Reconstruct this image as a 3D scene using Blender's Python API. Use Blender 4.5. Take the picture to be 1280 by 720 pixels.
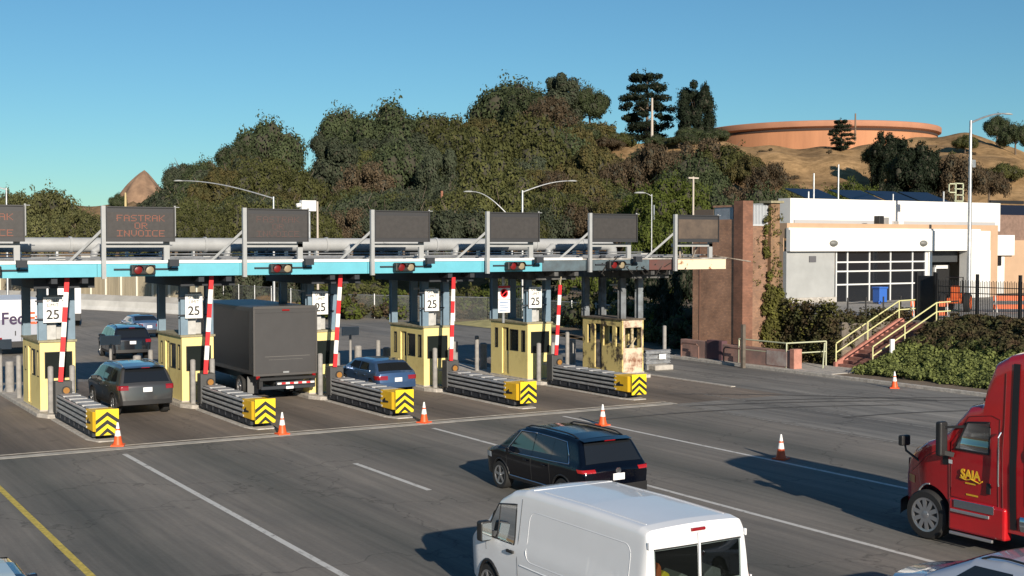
import bpy, bmesh, math, random
import numpy as np
from mathutils import Vector, Matrix
random.seed(7); RNG = np.random.default_rng(7)
PI = math.pi; R = math.radians
for o in list(bpy.data.objects): bpy.data.objects.remove(o)
S = bpy.context.scene; COL = S.collection

# ------------------------------------------------------------------ camera, sky, sun, exposure
CAMH = 6.1; F = 1590.0; YAW = math.atan(958 / F); PITCH = math.atan(55 / F)
cd = bpy.data.cameras.new('camera'); cam = bpy.data.objects.new('camera', cd); COL.objects.link(cam)
cam.location = (0, 0, CAMH); cam.rotation_euler = (PI / 2 - PITCH, 0, -YAW)
cd.sensor_width = 36; cd.lens = 36 * F / 1280; cd.clip_start = .2; cd.clip_end = 6000
S.camera = cam
S.render.resolution_x = 1024; S.render.resolution_y = 576
SUN_EL = 18.7; SUN_AZ = 192.5          # compass degrees from +Y, clockwise, of the direction towards the sun
w = bpy.data.worlds.new('World'); S.world = w; w.use_nodes = True
nt = w.node_tree; nt.nodes.clear()
wo = nt.nodes.new('ShaderNodeOutputWorld'); bg = nt.nodes.new('ShaderNodeBackground'); sk = nt.nodes.new('ShaderNodeTexSky')
sk.sky_type = 'NISHITA'; sk.sun_disc = False; sk.sun_elevation = R(SUN_EL); sk.sun_rotation = R(SUN_AZ)
sk.air_density = 1.0; sk.dust_density = 0.0; sk.ozone_density = 2.4; sk.altitude = 0
bg.inputs[1].default_value = .066
tn = nt.nodes.new('ShaderNodeMix'); tn.data_type = 'RGBA'; tn.blend_type = 'MULTIPLY'; tn.inputs[0].default_value = 1; tn.inputs[7].default_value = (.50, .82, .96, 1)
nt.links.new(sk.outputs[0], tn.inputs[6]); nt.links.new(tn.outputs[2], bg.inputs[0]); nt.links.new(bg.outputs[0], wo.inputs[0])
sd = bpy.data.lights.new('sun', 'SUN'); sun = bpy.data.objects.new('sun', sd); COL.objects.link(sun)
sd.energy = 4.6; sd.angle = R(.5); sd.color = (1, .89, .74)
_d = Vector((math.sin(R(SUN_AZ)) * math.cos(R(SUN_EL)), math.cos(R(SUN_AZ)) * math.cos(R(SUN_EL)), math.sin(R(SUN_EL))))
sun.rotation_euler = _d.to_track_quat('Z', 'Y').to_euler(); sun.location = (0, -30, 40)
S.view_settings.view_transform = 'Standard'; S.view_settings.look = 'None'
S.view_settings.exposure = 0.5; S.view_settings.gamma = 1

# ------------------------------------------------------------------ materials
MATS = {}
def mat(name, col, rough=.6, metal=0, coat=0, var=0, vscale=3, bump=0, bscale=20, spec=.5, col2=None, stretch=(1, 1, 1),
        emit=None, rnd=0, detail=6, lo=.35, hi=.65):
    if name in MATS: return MATS[name]
    m = bpy.data.materials.new(name); m.use_nodes = True; MATS[name] = m
    n = m.node_tree.nodes; l = m.node_tree.links; b = n['Principled BSDF']
    b.inputs['Base Color'].default_value = (*col, 1); b.inputs['Roughness'].default_value = rough
    b.inputs['Metallic'].default_value = metal; b.inputs['Coat Weight'].default_value = coat
    b.inputs['Coat Roughness'].default_value = .04; b.inputs['Specular IOR Level'].default_value = spec
    if var or col2 or bump:
        tc = n.new('ShaderNodeTexCoord'); mp = n.new('ShaderNodeMapping'); mp.inputs['Scale'].default_value = stretch
        l.new(tc.outputs['Object'], mp.inputs[0])
    if var or col2:
        c2 = col2 if col2 else tuple(max(0, c * (1 - var)) for c in col)
        c1 = col if col2 else tuple(min(1, c * (1 + var)) for c in col)
        no = n.new('ShaderNodeTexNoise'); no.inputs['Scale'].default_value = vscale; no.inputs['Detail'].default_value = detail
        no.inputs['Roughness'].default_value = .65
        l.new(mp.outputs[0], no.inputs['Vector'])
        rp = n.new('ShaderNodeValToRGB'); rp.color_ramp.elements[0].position = lo; rp.color_ramp.elements[1].position = hi
        rp.color_ramp.elements[0].color = (*c2, 1); rp.color_ramp.elements[1].color = (*c1, 1)
        l.new(no.outputs['Fac'], rp.inputs[0]); out = rp.outputs[0]
        if rnd:
            oi = n.new('ShaderNodeObjectInfo'); hs = n.new('ShaderNodeHueSaturation')
            a = n.new('ShaderNodeMapRange'); a.inputs['To Min'].default_value = 1 - rnd; a.inputs['To Max'].default_value = 1 + rnd
            l.new(oi.outputs['Random'], a.inputs[0]); l.new(a.outputs[0], hs.inputs['Value'])
            l.new(out, hs.inputs['Color']); out = hs.outputs[0]
        l.new(out, b.inputs['Base Color'])
    if bump:
        nb = n.new('ShaderNodeTexNoise'); nb.inputs['Scale'].default_value = bscale; nb.inputs['Detail'].default_value = 8
        l.new(mp.outputs[0], nb.inputs['Vector'])
        bp = n.new('ShaderNodeBump'); bp.inputs['Strength'].default_value = min(1, bump); bp.inputs['Distance'].default_value = .02 if bump <= 1 else .02 * bump
        l.new(nb.outputs['Fac'], bp.inputs['Height']); l.new(bp.outputs[0], b.inputs['Normal'])
    if emit:
        b.inputs['Emission Color'].default_value = (*emit[0], 1); b.inputs['Emission Strength'].default_value = emit[1]
    return m
def leafmat(name, c1, c2, rnd=.2, vs=.9, trans=.38):
    m = mat(name, c1, .75, col2=c2, vscale=vs, rnd=rnd, spec=.12, detail=8)
    n = m.node_tree.nodes; l = m.node_tree.links; b = n['Principled BSDF']
    src = b.inputs['Base Color'].links[0].from_socket
    t = n.new('ShaderNodeBsdfTranslucent'); mx = n.new('ShaderNodeMixShader'); mx.inputs[0].default_value = trans
    l.new(src, t.inputs[0]); l.new(b.outputs[0], mx.inputs[1]); l.new(t.outputs[0], mx.inputs[2])
    l.new(mx.outputs[0], n['Material Output'].inputs[0]); return m
def glassmat(name, tint=(.25, .3, .3), mixf=.5, rough=.03):
    m = bpy.data.materials.new(name); m.use_nodes = True; MATS[name] = m
    n = m.node_tree.nodes; l = m.node_tree.links; n.remove(n['Principled BSDF'])
    g = n.new('ShaderNodeBsdfGlossy'); g.inputs['Roughness'].default_value = rough; g.inputs[0].default_value = (.9, .95, 1, 1)
    t = n.new('ShaderNodeBsdfTransparent'); t.inputs[0].default_value = (*tint, 1)
    lw = n.new('ShaderNodeFresnel'); lw.inputs[0].default_value = 1.5
    mx = n.new('ShaderNodeMixShader'); l.new(lw.outputs[0], mx.inputs[0]); l.new(t.outputs[0], mx.inputs[1]); l.new(g.outputs[0], mx.inputs[2])
    l.new(mx.outputs[0], n['Material Output'].inputs[0]); return m

# ------------------------------------------------------------------ mesh helper
class MB:
    def __init__(s): s.v = []; s.f = []; s.m = []; s.cur = 0
    def add(s, vs, fs):
        b = len(s.v); s.v += [tuple(p) for p in vs]
        for f in fs: s.f.append(tuple(b + i for i in f)); s.m.append(s.cur)
        return s
    def box(s, x0, x1, y0, y1, z0, z1, mi=None):
        if mi is not None: s.cur = mi
        vs = [(x, y, z) for z in (z0, z1) for y in (y0, y1) for x in (x0, x1)]
        return s.add(vs, [(0, 2, 3, 1), (4, 5, 7, 6), (0, 1, 5, 4), (2, 6, 7, 3), (0, 4, 6, 2), (1, 3, 7, 5)])
    def beam(s, p, q, wd, ht, up=(0, 0, 1)):
        p = Vector(p); q = Vector(q); d = (q - p).normalized(); u = Vector(up)
        if abs(d.dot(u)) > .98: u = Vector((0, 1, 0))
        a = d.cross(u).normalized() * wd / 2; b = a.cross(d).normalized() * ht / 2
        vs = [p - a - b, p + a - b, p + a + b, p - a + b, q - a - b, q + a - b, q + a + b, q - a + b]
        return s.add(vs, [(0, 3, 2, 1), (4, 5, 6, 7), (0, 1, 5, 4), (1, 2, 6, 5), (2, 3, 7, 6), (3, 0, 4, 7)])
    def cyl(s, p, q, r, n=12, r2=None, cap=True):
        p = Vector(p); q = Vector(q); r2 = r if r2 is None else r2; d = (q - p).normalized()
        u = Vector((0, 0, 1)) if abs(d.z) < .9 else Vector((1, 0, 0)); a = d.cross(u).normalized(); b = d.cross(a)
        vs = [p + (a * math.cos(t) + b * math.sin(t)) * r for t in [2 * PI * i / n for i in range(n)]]
        vs += [q + (a * math.cos(t) + b * math.sin(t)) * r2 for t in [2 * PI * i / n for i in range(n)]]
        fs = [(i, (i + 1) % n, n + (i + 1) % n, n + i) for i in range(n)]
        if cap: fs += [tuple(range(n))[::-1], tuple(range(n, 2 * n))]
        return s.add(vs, fs)
    def tube(s, pts, r, n=8):
        pts = [Vector(p) for p in pts]; k = len(pts); rings = []
        rr = r if isinstance(r, (list, tuple)) else [r] * k; ref = Vector((.13, .27, .95)).normalized()
        for i, p in enumerate(pts):
            d = (pts[min(i + 1, k - 1)] - pts[max(i - 1, 0)]).normalized()
            a = d.cross(ref).normalized(); b = d.cross(a)
            rings.append([p + (a * math.cos(2 * PI * j / n) + b * math.sin(2 * PI * j / n)) * rr[i] for j in range(n)])
        vs = [p for g in rings for p in g]
        fs = [(i * n + j, i * n + (j + 1) % n, (i + 1) * n + (j + 1) % n, (i + 1) * n + j) for i in range(k - 1) for j in range(n)]
        fs += [tuple(range(n))[::-1], tuple(range((k - 1) * n, k * n))]
        return s.add(vs, fs)
    def prism(s, poly, vec):
        n = len(poly); vec = Vector(vec); vs = [Vector(p) for p in poly]; vs += [p + vec for p in vs]
        fs = [tuple(range(n)), tuple(range(n, 2 * n))[::-1]] + [(i, n + i, n + (i + 1) % n, (i + 1) % n) for i in range(n)]
        return s.add(vs, fs)
    def grid(s, fn, nu, nv):
        vs = [fn(i / nu, j / nv) for j in range(nv + 1) for i in range(nu + 1)]
        return s.add(vs, [(j * (nu + 1) + i, j * (nu + 1) + i + 1, (j + 1) * (nu + 1) + i + 1, (j + 1) * (nu + 1) + i) for j in range(nv) for i in range(nu)])
    def lathe(s, prof, n=16, c=(0, 0, 0), axis='z'):
        vs = []
        for (r, h) in prof:
            for i in range(n):
                t = 2 * PI * i / n
                if axis == 'z': vs.append((c[0] + r * math.cos(t), c[1] + r * math.sin(t), c[2] + h))
                else: vs.append((c[0] + h, c[1] + r * math.cos(t), c[2] + r * math.sin(t)))
        k = len(prof)
        return s.add(vs, [(j * n + i, j * n + (i + 1) % n, (j + 1) * n + (i + 1) % n, (j + 1) * n + i) for j in range(k - 1) for i in range(n)] + [tuple(range(n))[::-1], tuple(range((k - 1) * n, k * n))])
    def build(s, name, mats, parent=None, smooth=False, bevel=0, fix=True):
        me = bpy.data.meshes.new(name); me.from_pydata(s.v, [], s.f)
        mats = mats if isinstance(mats, (list, tuple)) else [mats]
        for m in mats: me.materials.append(m)
        me.polygons.foreach_set('material_index', s.m)
        if fix:
            bm = bmesh.new(); bm.from_mesh(me); bmesh.ops.recalc_face_normals(bm, faces=bm.faces); bm.to_mesh(me); bm.free()
        if smooth:
            me.polygons.foreach_set('use_smooth', [True] * len(me.polygons))
            if smooth != 'all':
                try: me.set_sharp_from_angle(angle=R(38))
                except Exception: pass
        me.update(); o = bpy.data.objects.new(name, me); COL.objects.link(o)
        if parent: o.parent = parent
        if bevel:
            b = o.modifiers.new('bevel', 'BEVEL'); b.width = bevel; b.segments = 2; b.limit_method = 'ANGLE'; b.angle_limit = R(40)
        return o
def tag(o, label=None, cat=None, group=None, kind=None):
    if label: o['label'] = label
    if cat: o['category'] = cat
    if group: o['group'] = group
    if kind: o['kind'] = kind
    return o
def thing(name, label, cat, loc=(0, 0, 0), rz=0, group=None):
    o = bpy.data.objects.new(name, None); COL.objects.link(o); o.location = loc; o.rotation_euler = (0, 0, rz)
    return tag(o, label, cat, group)
def dup(root, loc, rz=None, label=None, group=None):
    def rec(o, par):
        c = o.copy(); COL.objects.link(c); c.parent = par
        for ch in list(o.children): rec(ch, c)
        return c
    r = rec(root, None); r.location = loc
    if rz is not None: r.rotation_euler = (0, 0, rz)
    if label: r['label'] = label
    if group: r['group'] = group
    return r
def text(name, s, size, m, parent, loc, rot, ext=.004, align='CENTER', sx=1, bold=0):
    cu = bpy.data.curves.new('t', 'FONT'); cu.body = s; cu.size = size; cu.extrude = ext; cu.align_x = align; cu.align_y = 'CENTER'; cu.offset = bold
    ob = bpy.data.objects.new('t', cu); COL.objects.link(ob); dg = bpy.context.evaluated_depsgraph_get(); dg.update()
    me = bpy.data.meshes.new_from_object(ob.evaluated_get(dg)); bpy.data.objects.remove(ob)
    me.name = name; me.materials.clear(); me.materials.append(m)
    o = bpy.data.objects.new(name, me); COL.objects.link(o); o.parent = parent; o.location = loc; o.rotation_euler = rot; o.scale = (sx, 1, 1)
    return o
FACE_S = (PI / 2, 0, 0)          # text facing -Y
FACE_W = (PI / 2, 0, -PI / 2)    # text facing -X

def ray(px, py):
    fw = np.array([math.sin(YAW) * math.cos(PITCH), math.cos(YAW) * math.cos(PITCH), -math.sin(PITCH)])
    r = np.array([math.cos(YAW), -math.sin(YAW), 0]); u = np.cross(r, fw)
    return fw + r * (px - 640) / F - u * (py - 360) / F
def ss(a, b, x):
    t = np.clip((x - a) / (b - a), 0, 1); return t * t * (3 - 2 * t)

white = mat('white_paint', (.78, .78, .76), .5, var=.06, vscale=2)
steel = mat('galvanised_steel', (.5, .51, .52), .42, .75, var=.18, vscale=4)
greypaint = mat('grey_paint', (.42, .42, .41), .5, var=.12, vscale=5)
black = mat('black_plastic', (.015, .015, .016), .5)
dark = mat('dark_void', (.01, .01, .011), .8)
blackglass = mat('tinted_glass', (.012, .014, .017), .04, spec=.7)
concrete = mat('concrete', (.40, .375, .34), .9, var=.2, vscale=3, bump=.4, bscale=14)
kerbmat = mat('kerb_concrete', (.42, .39, .35), .9, var=.25, vscale=5, bump=.4, bscale=14)
rubber = mat('tyre_rubber', (.018, .018, .018), .8, bump=.3, bscale=40)
alloy = mat('alloy_rim', (.45, .46, .48), .3, .8)
redlens = mat('red_lens', (.24, .006, .008), .15, coat=1)
redlit = mat('red_lens_lit', (.30, .008, .008), .15, coat=1, emit=((1, .04, .02), .06))
amber = mat('amber_lens', (.30, .14, .03), .3, coat=.5)
whitelens = mat('clear_lens', (.7, .7, .68), .15, coat=1)
plate = mat('plate_white', (.8, .8, .82), .4)
chrome = mat('chrome_trim', (.7, .7, .72), .15, 1)

# ------------------------------------------------------------------ terrain
PXC = [-900, -200, 0, 60, 110, 150, 210, 330, 500, 620, 700, 800, 850, 920, 1030, 1150, 1210, 1240, 1280, 1400, 2200]
CY_ = [262, 262, 258, 257, 253, 250, 238, 222, 210, 186, 182, 176, 166, 172, 177, 174, 166, 170, 182, 196, 230]
CD_ = [500, 500, 480, 480, 480, 470, 290, 230, 225, 228, 228, 215, 208, 212, 212, 225, 225, 222, 218, 215, 215]
D0_ = [260, 260, 230, 210, 200, 180, 150, 128, 125, 122, 120, 115, 112, 110, 108, 110, 110, 110, 110, 110, 110]
def terrain_z(X, Y):
    X = np.asarray(X, float); Y = np.asarray(Y, float)
    fw = X * math.sin(YAW) + Y * math.cos(YAW); rt = X * math.cos(YAW) - Y * math.sin(YAW)
    px = np.where(fw > 1, 640 + F * rt / np.maximum(fw, 1), np.where(rt > 0, 2200, -900)); px = np.clip(px, -900, 2200)
    d = np.hypot(X, Y)
    cy = np.interp(px, PXC, CY_); dc = np.interp(px, PXC, CD_); d0 = np.interp(px, PXC, D0_)
    zc = CAMH + (305 - cy) / F * dc / np.sqrt(1 + ((px - 640) / F) ** 2) * 1.0
    t = np.clip((d - d0) / (dc - d0), 0, 1); t = t * t * (3 - 2 * t) * .55 + .45 * t
    z = zc * t - np.clip(d - dc, 0, 400) * .035
    q = ss(0, 12, z)
    z = z + q * (.9 * np.sin(X * .11 + 1.3) * np.sin(Y * .09) + .5 * np.sin(X * .27 + Y * .21) + .25 * np.sin(X * .6 - Y * .5) + .15 * np.sin(X * 1.1 + Y * 1.3))
    z = z - q * .9
    return z - .06
mb = MB(); angs = list(np.radians(np.concatenate([np.arange(-180, 0, 6), np.arange(0, 66, .22), np.arange(66, 180, 6)])))
ds = np.concatenate([[.5], np.arange(10, 100, 10), np.arange(100, 300, 2.2), np.geomspace(300, 3500, 40)])
A, D = np.meshgrid(angs, ds); TX = D * np.sin(A); TY = D * np.cos(A); TZ = terrain_z(TX, TY)
na = len(angs)
mb.v = list(zip(TX.ravel().tolist(), TY.ravel().tolist(), TZ.ravel().tolist()))
mb.f = [(j * na + i, j * na + (i + 1) % na, (j + 1) * na + (i + 1) % na, (j + 1) * na + i) for j in range(len(ds) - 1) for i in range(na)]
mb.f.append(tuple(range(na))); mb.m = [0] * len(mb.f)
gm = mat('dry_grass_ground', (.43, .285, .155), .95, col2=(.22, .145, .08), vscale=.09, bump=3, bscale=1.3, spec=.1, detail=12, lo=.38, hi=.6)
_n = gm.node_tree.nodes; _l = gm.node_tree.links
_b = _n['Principled BSDF']; _src = _b.inputs['Base Color'].links[0].from_socket
_t = _n.new('ShaderNodeTexNoise'); _t.inputs['Scale'].default_value = .6; _t.inputs['Detail'].default_value = 10; _t.inputs['Roughness'].default_value = .75
_c = _n.new('ShaderNodeTexCoord'); _l.new(_c.outputs['Object'], _t.inputs['Vector'])
_r = _n.new('ShaderNodeValToRGB'); _r.color_ramp.elements[0].position = .36; _r.color_ramp.elements[1].position = .62
_r.color_ramp.elements[0].color = (.52, .50, .42, 1); _r.color_ramp.elements[1].color = (1.15, 1.1, 1.0, 1)
_m = _n.new('ShaderNodeMix'); _m.data_type = 'RGBA'; _m.blend_type = 'MULTIPLY'; _m.inputs[0].default_value = .9
_l.new(_src, _m.inputs[6]); _l.new(_t.outputs['Fac'], _r.inputs[0]); _l.new(_r.outputs[0], _m.inputs[7]); _l.new(_m.outputs[2], _b.inputs['Base Color'])
ter = mb.build('ground', gm, smooth='all'); tag(ter, kind='structure')

def asphalt(name, c1, c2, streak, rough=.85, track=None):
    m = mat(name, c1, rough, col2=c2, vscale=.5, stretch=streak, bump=.35, bscale=60, detail=10, lo=.3, hi=.72)
    n = m.node_tree.nodes; l = m.node_tree.links; b = n['Principled BSDF']; src = b.inputs['Base Color'].links[0].from_socket
    tc = n.new('ShaderNodeTexCoord')
    def mult(src, fac, rampc0, rampc1, p0, p1):
        rp = n.new('ShaderNodeValToRGB'); rp.color_ramp.elements[0].position = p0; rp.color_ramp.elements[1].position = p1
        rp.color_ramp.elements[0].color = (*rampc0, 1); rp.color_ramp.elements[1].color = (*rampc1, 1); l.new(fac, rp.inputs[0])
        mx = n.new('ShaderNodeMix'); mx.data_type = 'RGBA'; mx.blend_type = 'MULTIPLY'; mx.inputs[0].default_value = 1
        l.new(src, mx.inputs[6]); l.new(rp.outputs[0], mx.inputs[7]); return mx.outputs[2]
    # fine grain + blotches
    g = n.new('ShaderNodeTexNoise'); g.inputs['Scale'].default_value = 9; g.inputs['Detail'].default_value = 6; g.inputs['Roughness'].default_value = .8
    l.new(tc.outputs['Object'], g.inputs['Vector']); src = mult(src, g.outputs['Fac'], (.86, .86, .86), (1.1, 1.1, 1.1), .3, .7)
    g2 = n.new('ShaderNodeTexNoise'); g2.inputs['Scale'].default_value = .25; g2.inputs['Detail'].default_value = 5
    l.new(tc.outputs['Object'], g2.inputs['Vector']); src = mult(src, g2.outputs['Fac'], (.82, .84, .85), (1.12, 1.1, 1.08), .3, .7)
    g3 = n.new('ShaderNodeTexNoise'); g3.inputs['Scale'].default_value = 2.2; g3.inputs['Detail'].default_value = 7; g3.inputs['Roughness'].default_value = .7
    m3 = n.new('ShaderNodeMapping'); m3.inputs['Scale'].default_value = (1.6, .05, 1); l.new(tc.outputs['Object'], m3.inputs[0]); l.new(m3.outputs[0], g3.inputs['Vector'])
    src = mult(src, g3.outputs['Fac'], (.74, .74, .75), (1.2, 1.19, 1.17), .32, .68)
    vo = n.new('ShaderNodeTexVoronoi'); vo.feature = 'DISTANCE_TO_EDGE'; vo.inputs['Scale'].default_value = .16
    wp = n.new('ShaderNodeTexNoise'); wp.inputs['Scale'].default_value = 1.1; wp.inputs['Detail'].default_value = 6; l.new(tc.outputs['Object'], wp.inputs['Vector'])
    ad = n.new('ShaderNodeMix'); ad.data_type = 'RGBA'; ad.blend_type = 'LINEAR_LIGHT'; ad.inputs[0].default_value = .9; l.new(tc.outputs['Object'], ad.inputs[6]); l.new(wp.outputs['Color'], ad.inputs[7]); l.new(ad.outputs[2], vo.inputs['Vector'])
    src = mult(src, vo.outputs['Distance'], (.55, .55, .55), (1, 1, 1), .0, .006)
    st_ = n.new('ShaderNodeTexNoise'); st_.inputs['Scale'].default_value = 1.3; st_.inputs['Detail'].default_value = 3; l.new(tc.outputs['Object'], st_.inputs['Vector'])
    src = mult(src, st_.outputs['Fac'], (1, 1, 1), (.72, .72, .72), .68, .76)
    if track:      # oil band down the middle of each lane
        x0, pitch, lowc = track
        sp = n.new('ShaderNodeSeparateXYZ'); l.new(tc.outputs['Object'], sp.inputs[0])
        wn = n.new('ShaderNodeTexNoise'); wn.inputs['Scale'].default_value = .12; l.new(tc.outputs['Object'], wn.inputs['Vector'])
        a = n.new('ShaderNodeMath'); a.operation = 'MULTIPLY_ADD'; a.inputs[1].default_value = 1 / pitch; a.inputs[2].default_value = -x0 / pitch
        l.new(sp.outputs['X'], a.inputs[0])
        a2 = n.new('ShaderNodeMath'); a2.operation = 'MULTIPLY_ADD'; a2.inputs[1].default_value = .18; l.new(wn.outputs['Fac'], a2.inputs[0]); l.new(a.outputs[0], a2.inputs[2])
        fr = n.new('ShaderNodeMath'); fr.operation = 'PINGPONG'; fr.inputs[1].default_value = .5; l.new(a2.outputs[0], fr.inputs[0])
        src = mult(src, fr.outputs[0], (1.04, 1.02, 1.0), lowc, .18, .5)
    l.new(src, b.inputs['Base Color']); return m
road_m = asphalt('asphalt_lanes', (.225, .208, .186), (.158, .149, .136), (1.2, .05, 1), track=(9.33, 5.1, (.58, .61, .60)))
far_m = asphalt('asphalt_far', (.28, .255, .225), (.19, .175, .155), (.6, .1, 1))
plaza_m = asphalt('plaza_concrete', (.24, .2, .165), (.16, .135, .115), (1.4, .06, 1), track=(9.5, 5.1, (.62, .6, .58)))
shoulder_m = asphalt('asphalt_shoulder', (.31, .295, .27), (.095, .093, .09), (1.3, .10, 1))
def sheet(name, pts, z, m):
    mb = MB(); mb.add([(x, y, z) for x, y in pts], [tuple(range(len(pts)))]); return tag(mb.build(name, m), kind='structure')
sheet('road', [(-14, -12), (30.4, -12), (30.4, 38.2), (-14, 38.2)], 0, road_m)
sheet('shoulder_pavement', [(30.4, -12), (42.3, -12), (42.3, 54), (46, 70), (48, 90), (37, 90), (36, 58), (36, 38.2), (30.4, 38.2)], .0, shoulder_m)
sheet('toll_plaza_pavement', [(-14, 38.2), (36, 38.2), (36, 58), (-14, 58)], .0, plaza_m)
sheet('road_beyond', [(-20, 58), (36, 58), (37, 90), (48, 90), (60, 106), (48, 118), (34, 140), (-60, 190), (-60, 58)], .0, far_m)
# concrete strip across the lanes
mb = MB()
mb.box(-14, 30.4, 38.2, 38.62, -.02, .006); mb.box(-14, 30.4, 38.9, 38.98, -.02, .006)
tag(mb.build('concrete_joint_strip', mat('strip_concrete', (.42, .39, .34), .9, var=.25, vscale=2)), kind='structure')
paint = mat('road_paint_white', (.60, .585, .55), .7, col2=(.24, .225, .20), vscale=7, stretch=(1, .5, 1), lo=.30, hi=.46, detail=9)
ypaint = mat('road_paint_yellow', (.55, .42, .08), .7, var=.3, vscale=9)
fadedpaint = mat('road_paint_faded', (.30, .29, .27), .8, col2=(.13, .125, .115), vscale=4, lo=.4, hi=.6)
def stripes(name, m, segs, wd=.14):
    mb = MB()
    for x0, y0, x1, y1 in segs:
        d = Vector((x1 - x0, y1 - y0, 0)).normalized(); a = Vector((-d.y, d.x, 0)) * wd / 2
        p = Vector((x0, y0, .0045)); q = Vector((x1, y1, .0045)); mb.add([p - a, q - a, q + a, p + a], [(0, 1, 2, 3)])
    return tag(mb.build(name, m), kind='structure')
stripes('lane_markings', paint, [(9.33, 2, 9.33, 37.3), (14.42, 27.9, 14.42, 32.4), (14.42, 13, 14.42, 17.5), (19.42, 2, 19.42, 37.3), (24.72, 2, 24.72, 37.5), (5.33, 37.1, 5.33, 37.12)], .15)
stripes('yellow_edge_line', ypaint, [(5.34, 2, 5.34, 37)], .15)
stripes('faded_markings', fadedpaint, [(30.2, 20, 30.2, 39), (33.6, 28, 33.2, 40), (35.0, 26, 34.8, 31), (37.4, 33, 37.0, 39), (41.2, 29, 41.2, 33),
        (38.4, 42, 37.2, 52), (9.6, 58, 13, 74), (15, 62, 24, 96), (21, 58, 34, 100)], .11)
# skid marks
mb = MB()
for cx, cy, rad, a0, a1 in [(24, 8, 30, 50, 78), (24.7, 8, 30.6, 52, 74), (27, 14, 22, 62, 95), (20, 20, 24, 35, 60), (33, 18, 14, 40, 90)]:
    def fn(u, v): 
        a = R(a0 + (a1 - a0) * u); r = rad + .2 * v; return (cx + r * math.cos(a), cy + r * math.sin(a), .0085)
    mb.grid(fn, 40, 1)
mb.v = [p for p in mb.v]
tag(mb.build('tyre_marks', mat('tyre_mark', (.10, .095, .088), .8, col2=(.06, .058, .055), vscale=1.2)), kind='structure')

# embankment on the right, terrace level and kerb
def bank_z(X, Y):
    base = .12
    a = ss(43.6, 50.2, X) * 2.08
    lim = 46.0 + np.clip(Y - 54, 0, 200) * .28
    wall = np.where(X > lim, 2.08, 0)
    k = ss(44.9, 45.05, Y)
    pit = ss(42.15, 42.3, Y) * (1 - k) * (1 - ss(49.7, 50.0, X)) * .9
    return base + a * (1 - k) + wall * k - np.minimum(pit, a * (1 - k))
xs = np.concatenate([np.arange(42.45, 51, .35), np.arange(51, 62, 2), np.arange(62, 160, 6)]); xs = np.sort(np.concatenate([xs, [45.99, 46.01]]))
ys = np.concatenate([np.arange(-12, 20, 3), np.arange(20, 56, .5), np.arange(56, 104, 3)]); ys = np.sort(np.concatenate([ys, [42.15, 42.3, 44.9, 45.05]]))
XX, YY = np.meshgrid(xs, ys); ZZ = bank_z(XX, YY)
keep = lambda x, y: (x < 42.3 + max(0, (y - 54)) * .28)
mb = MB(); nx = len(xs); mb.v = list(zip(XX.ravel().tolist(), YY.ravel().tolist(), ZZ.ravel().tolist()))
mb.f = [(j * nx + i, j * nx + i + 1, (j + 1) * nx + i + 1, (j + 1) * nx + i) for j in range(len(ys) - 1) for i in range(nx - 1) if not keep(xs[i], ys[j])]; mb.m = [0] * len(mb.f)
dirt = mat('bank_dirt', (.24, .19, .14), .95, col2=(.15, .12, .095), vscale=1.5, bump=.8, bscale=8, spec=.1)
tag(mb.build('embankment', dirt, smooth=True, fix=False), kind='structure')
mb = MB(); mb.box(42.28, 42.5, -12, 53.9, -.05, .14); tag(mb.build('kerb', kerbmat, bevel=.02), kind='structure')
mb = MB(); mb.box(42.5, 45.5, 42.2, 54, .05, .15); tag(mb.build('sidewalk', concrete), kind='structure')
mb = MB(); mb.box(50.6, 100, 44, 61.9, 2.0, 2.215); tag(mb.build('terrace_pavement', mat('terrace_concrete', (.30, .28, .25), .9, var=.2, vscale=.7)), kind='structure')
# seam / low edge right of last island
mb = MB(); mb.box(35.9, 36.15, 41.5, 60, -.02, .03); tag(mb.build('pavement_seam', kerbmat), kind='structure')

# ------------------------------------------------------------------ toll islands, booths and their gear
NI = 6; X0 = 8.9; PIT = 5.1
ISL = [X0 + PIT * k for k in range(NI)]
ORD = ['first', 'second', 'third', 'fourth', 'fifth', 'sixth']
yel = mat('booth_yellow', (.80, .66, .27), .55, col2=(.64, .51, .20), vscale=1.3, bump=.15, bscale=8, detail=9, lo=.28, hi=.5)
trimb = mat('booth_roof_trim', (.28, .25, .16), .7, var=.3, vscale=4)
boothglass = mat('booth_glass', (.012, .016, .015), .12, spec=.35)
burnt = mat('burnt_yellow', (.62, .50, .20), .8, col2=(.05, .035, .025), vscale=1.6, lo=.40, hi=.50, detail=8, bump=.6)
rustpink = mat('burnt_peeled_panel', (.62, .50, .38), .8, col2=(.20, .09, .05), vscale=2.2, lo=.38, hi=.56, detail=9, bump=.5)
bluecol = mat('column_blue', (.15, .22, .285), .55, var=.1, vscale=3)
cyan = mat('fascia_cyan', (.12, .42, .52), .5, var=.06, vscale=1.5)
darksteel = mat('dark_underframe', (.022, .026, .034), .7)
sootm = mat('sooty_steel', (.14, .14, .14), .8, col2=(.03, .03, .03), vscale=1.5)

def island(k):
    x = ISL[k]; mb = MB(); y0 = 46.0 if k < 5 else 46.4
    pts = [(x - .2, y0 + .9), (x + .05, y0 + .3), (x + .4, y0), (x + .95, y0), (x + 1.2, y0 + .3), (x + 1.4, y0 + .9), (x + 1.4, 56), (x + 1.1, 57), (x, 57), (x - .2, 56)]
    mb.prism([(a, b, -.05) for a, b in pts], (0, 0, .19))
    if k < 5: mb.prism([(x + .08, 46.0, -.05), (x + .08, 40.6, -.05), (x + .3, 39.9, -.05), (x + .9, 39.9, -.05), (x + 1.08, 40.6, -.05), (x + 1.08, 46.0, -.05)], (0, 0, .085))
    return tag(mb.build('toll_island', kerbmat, bevel=.03), kind='structure')
for k in range(NI): island(k)

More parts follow.
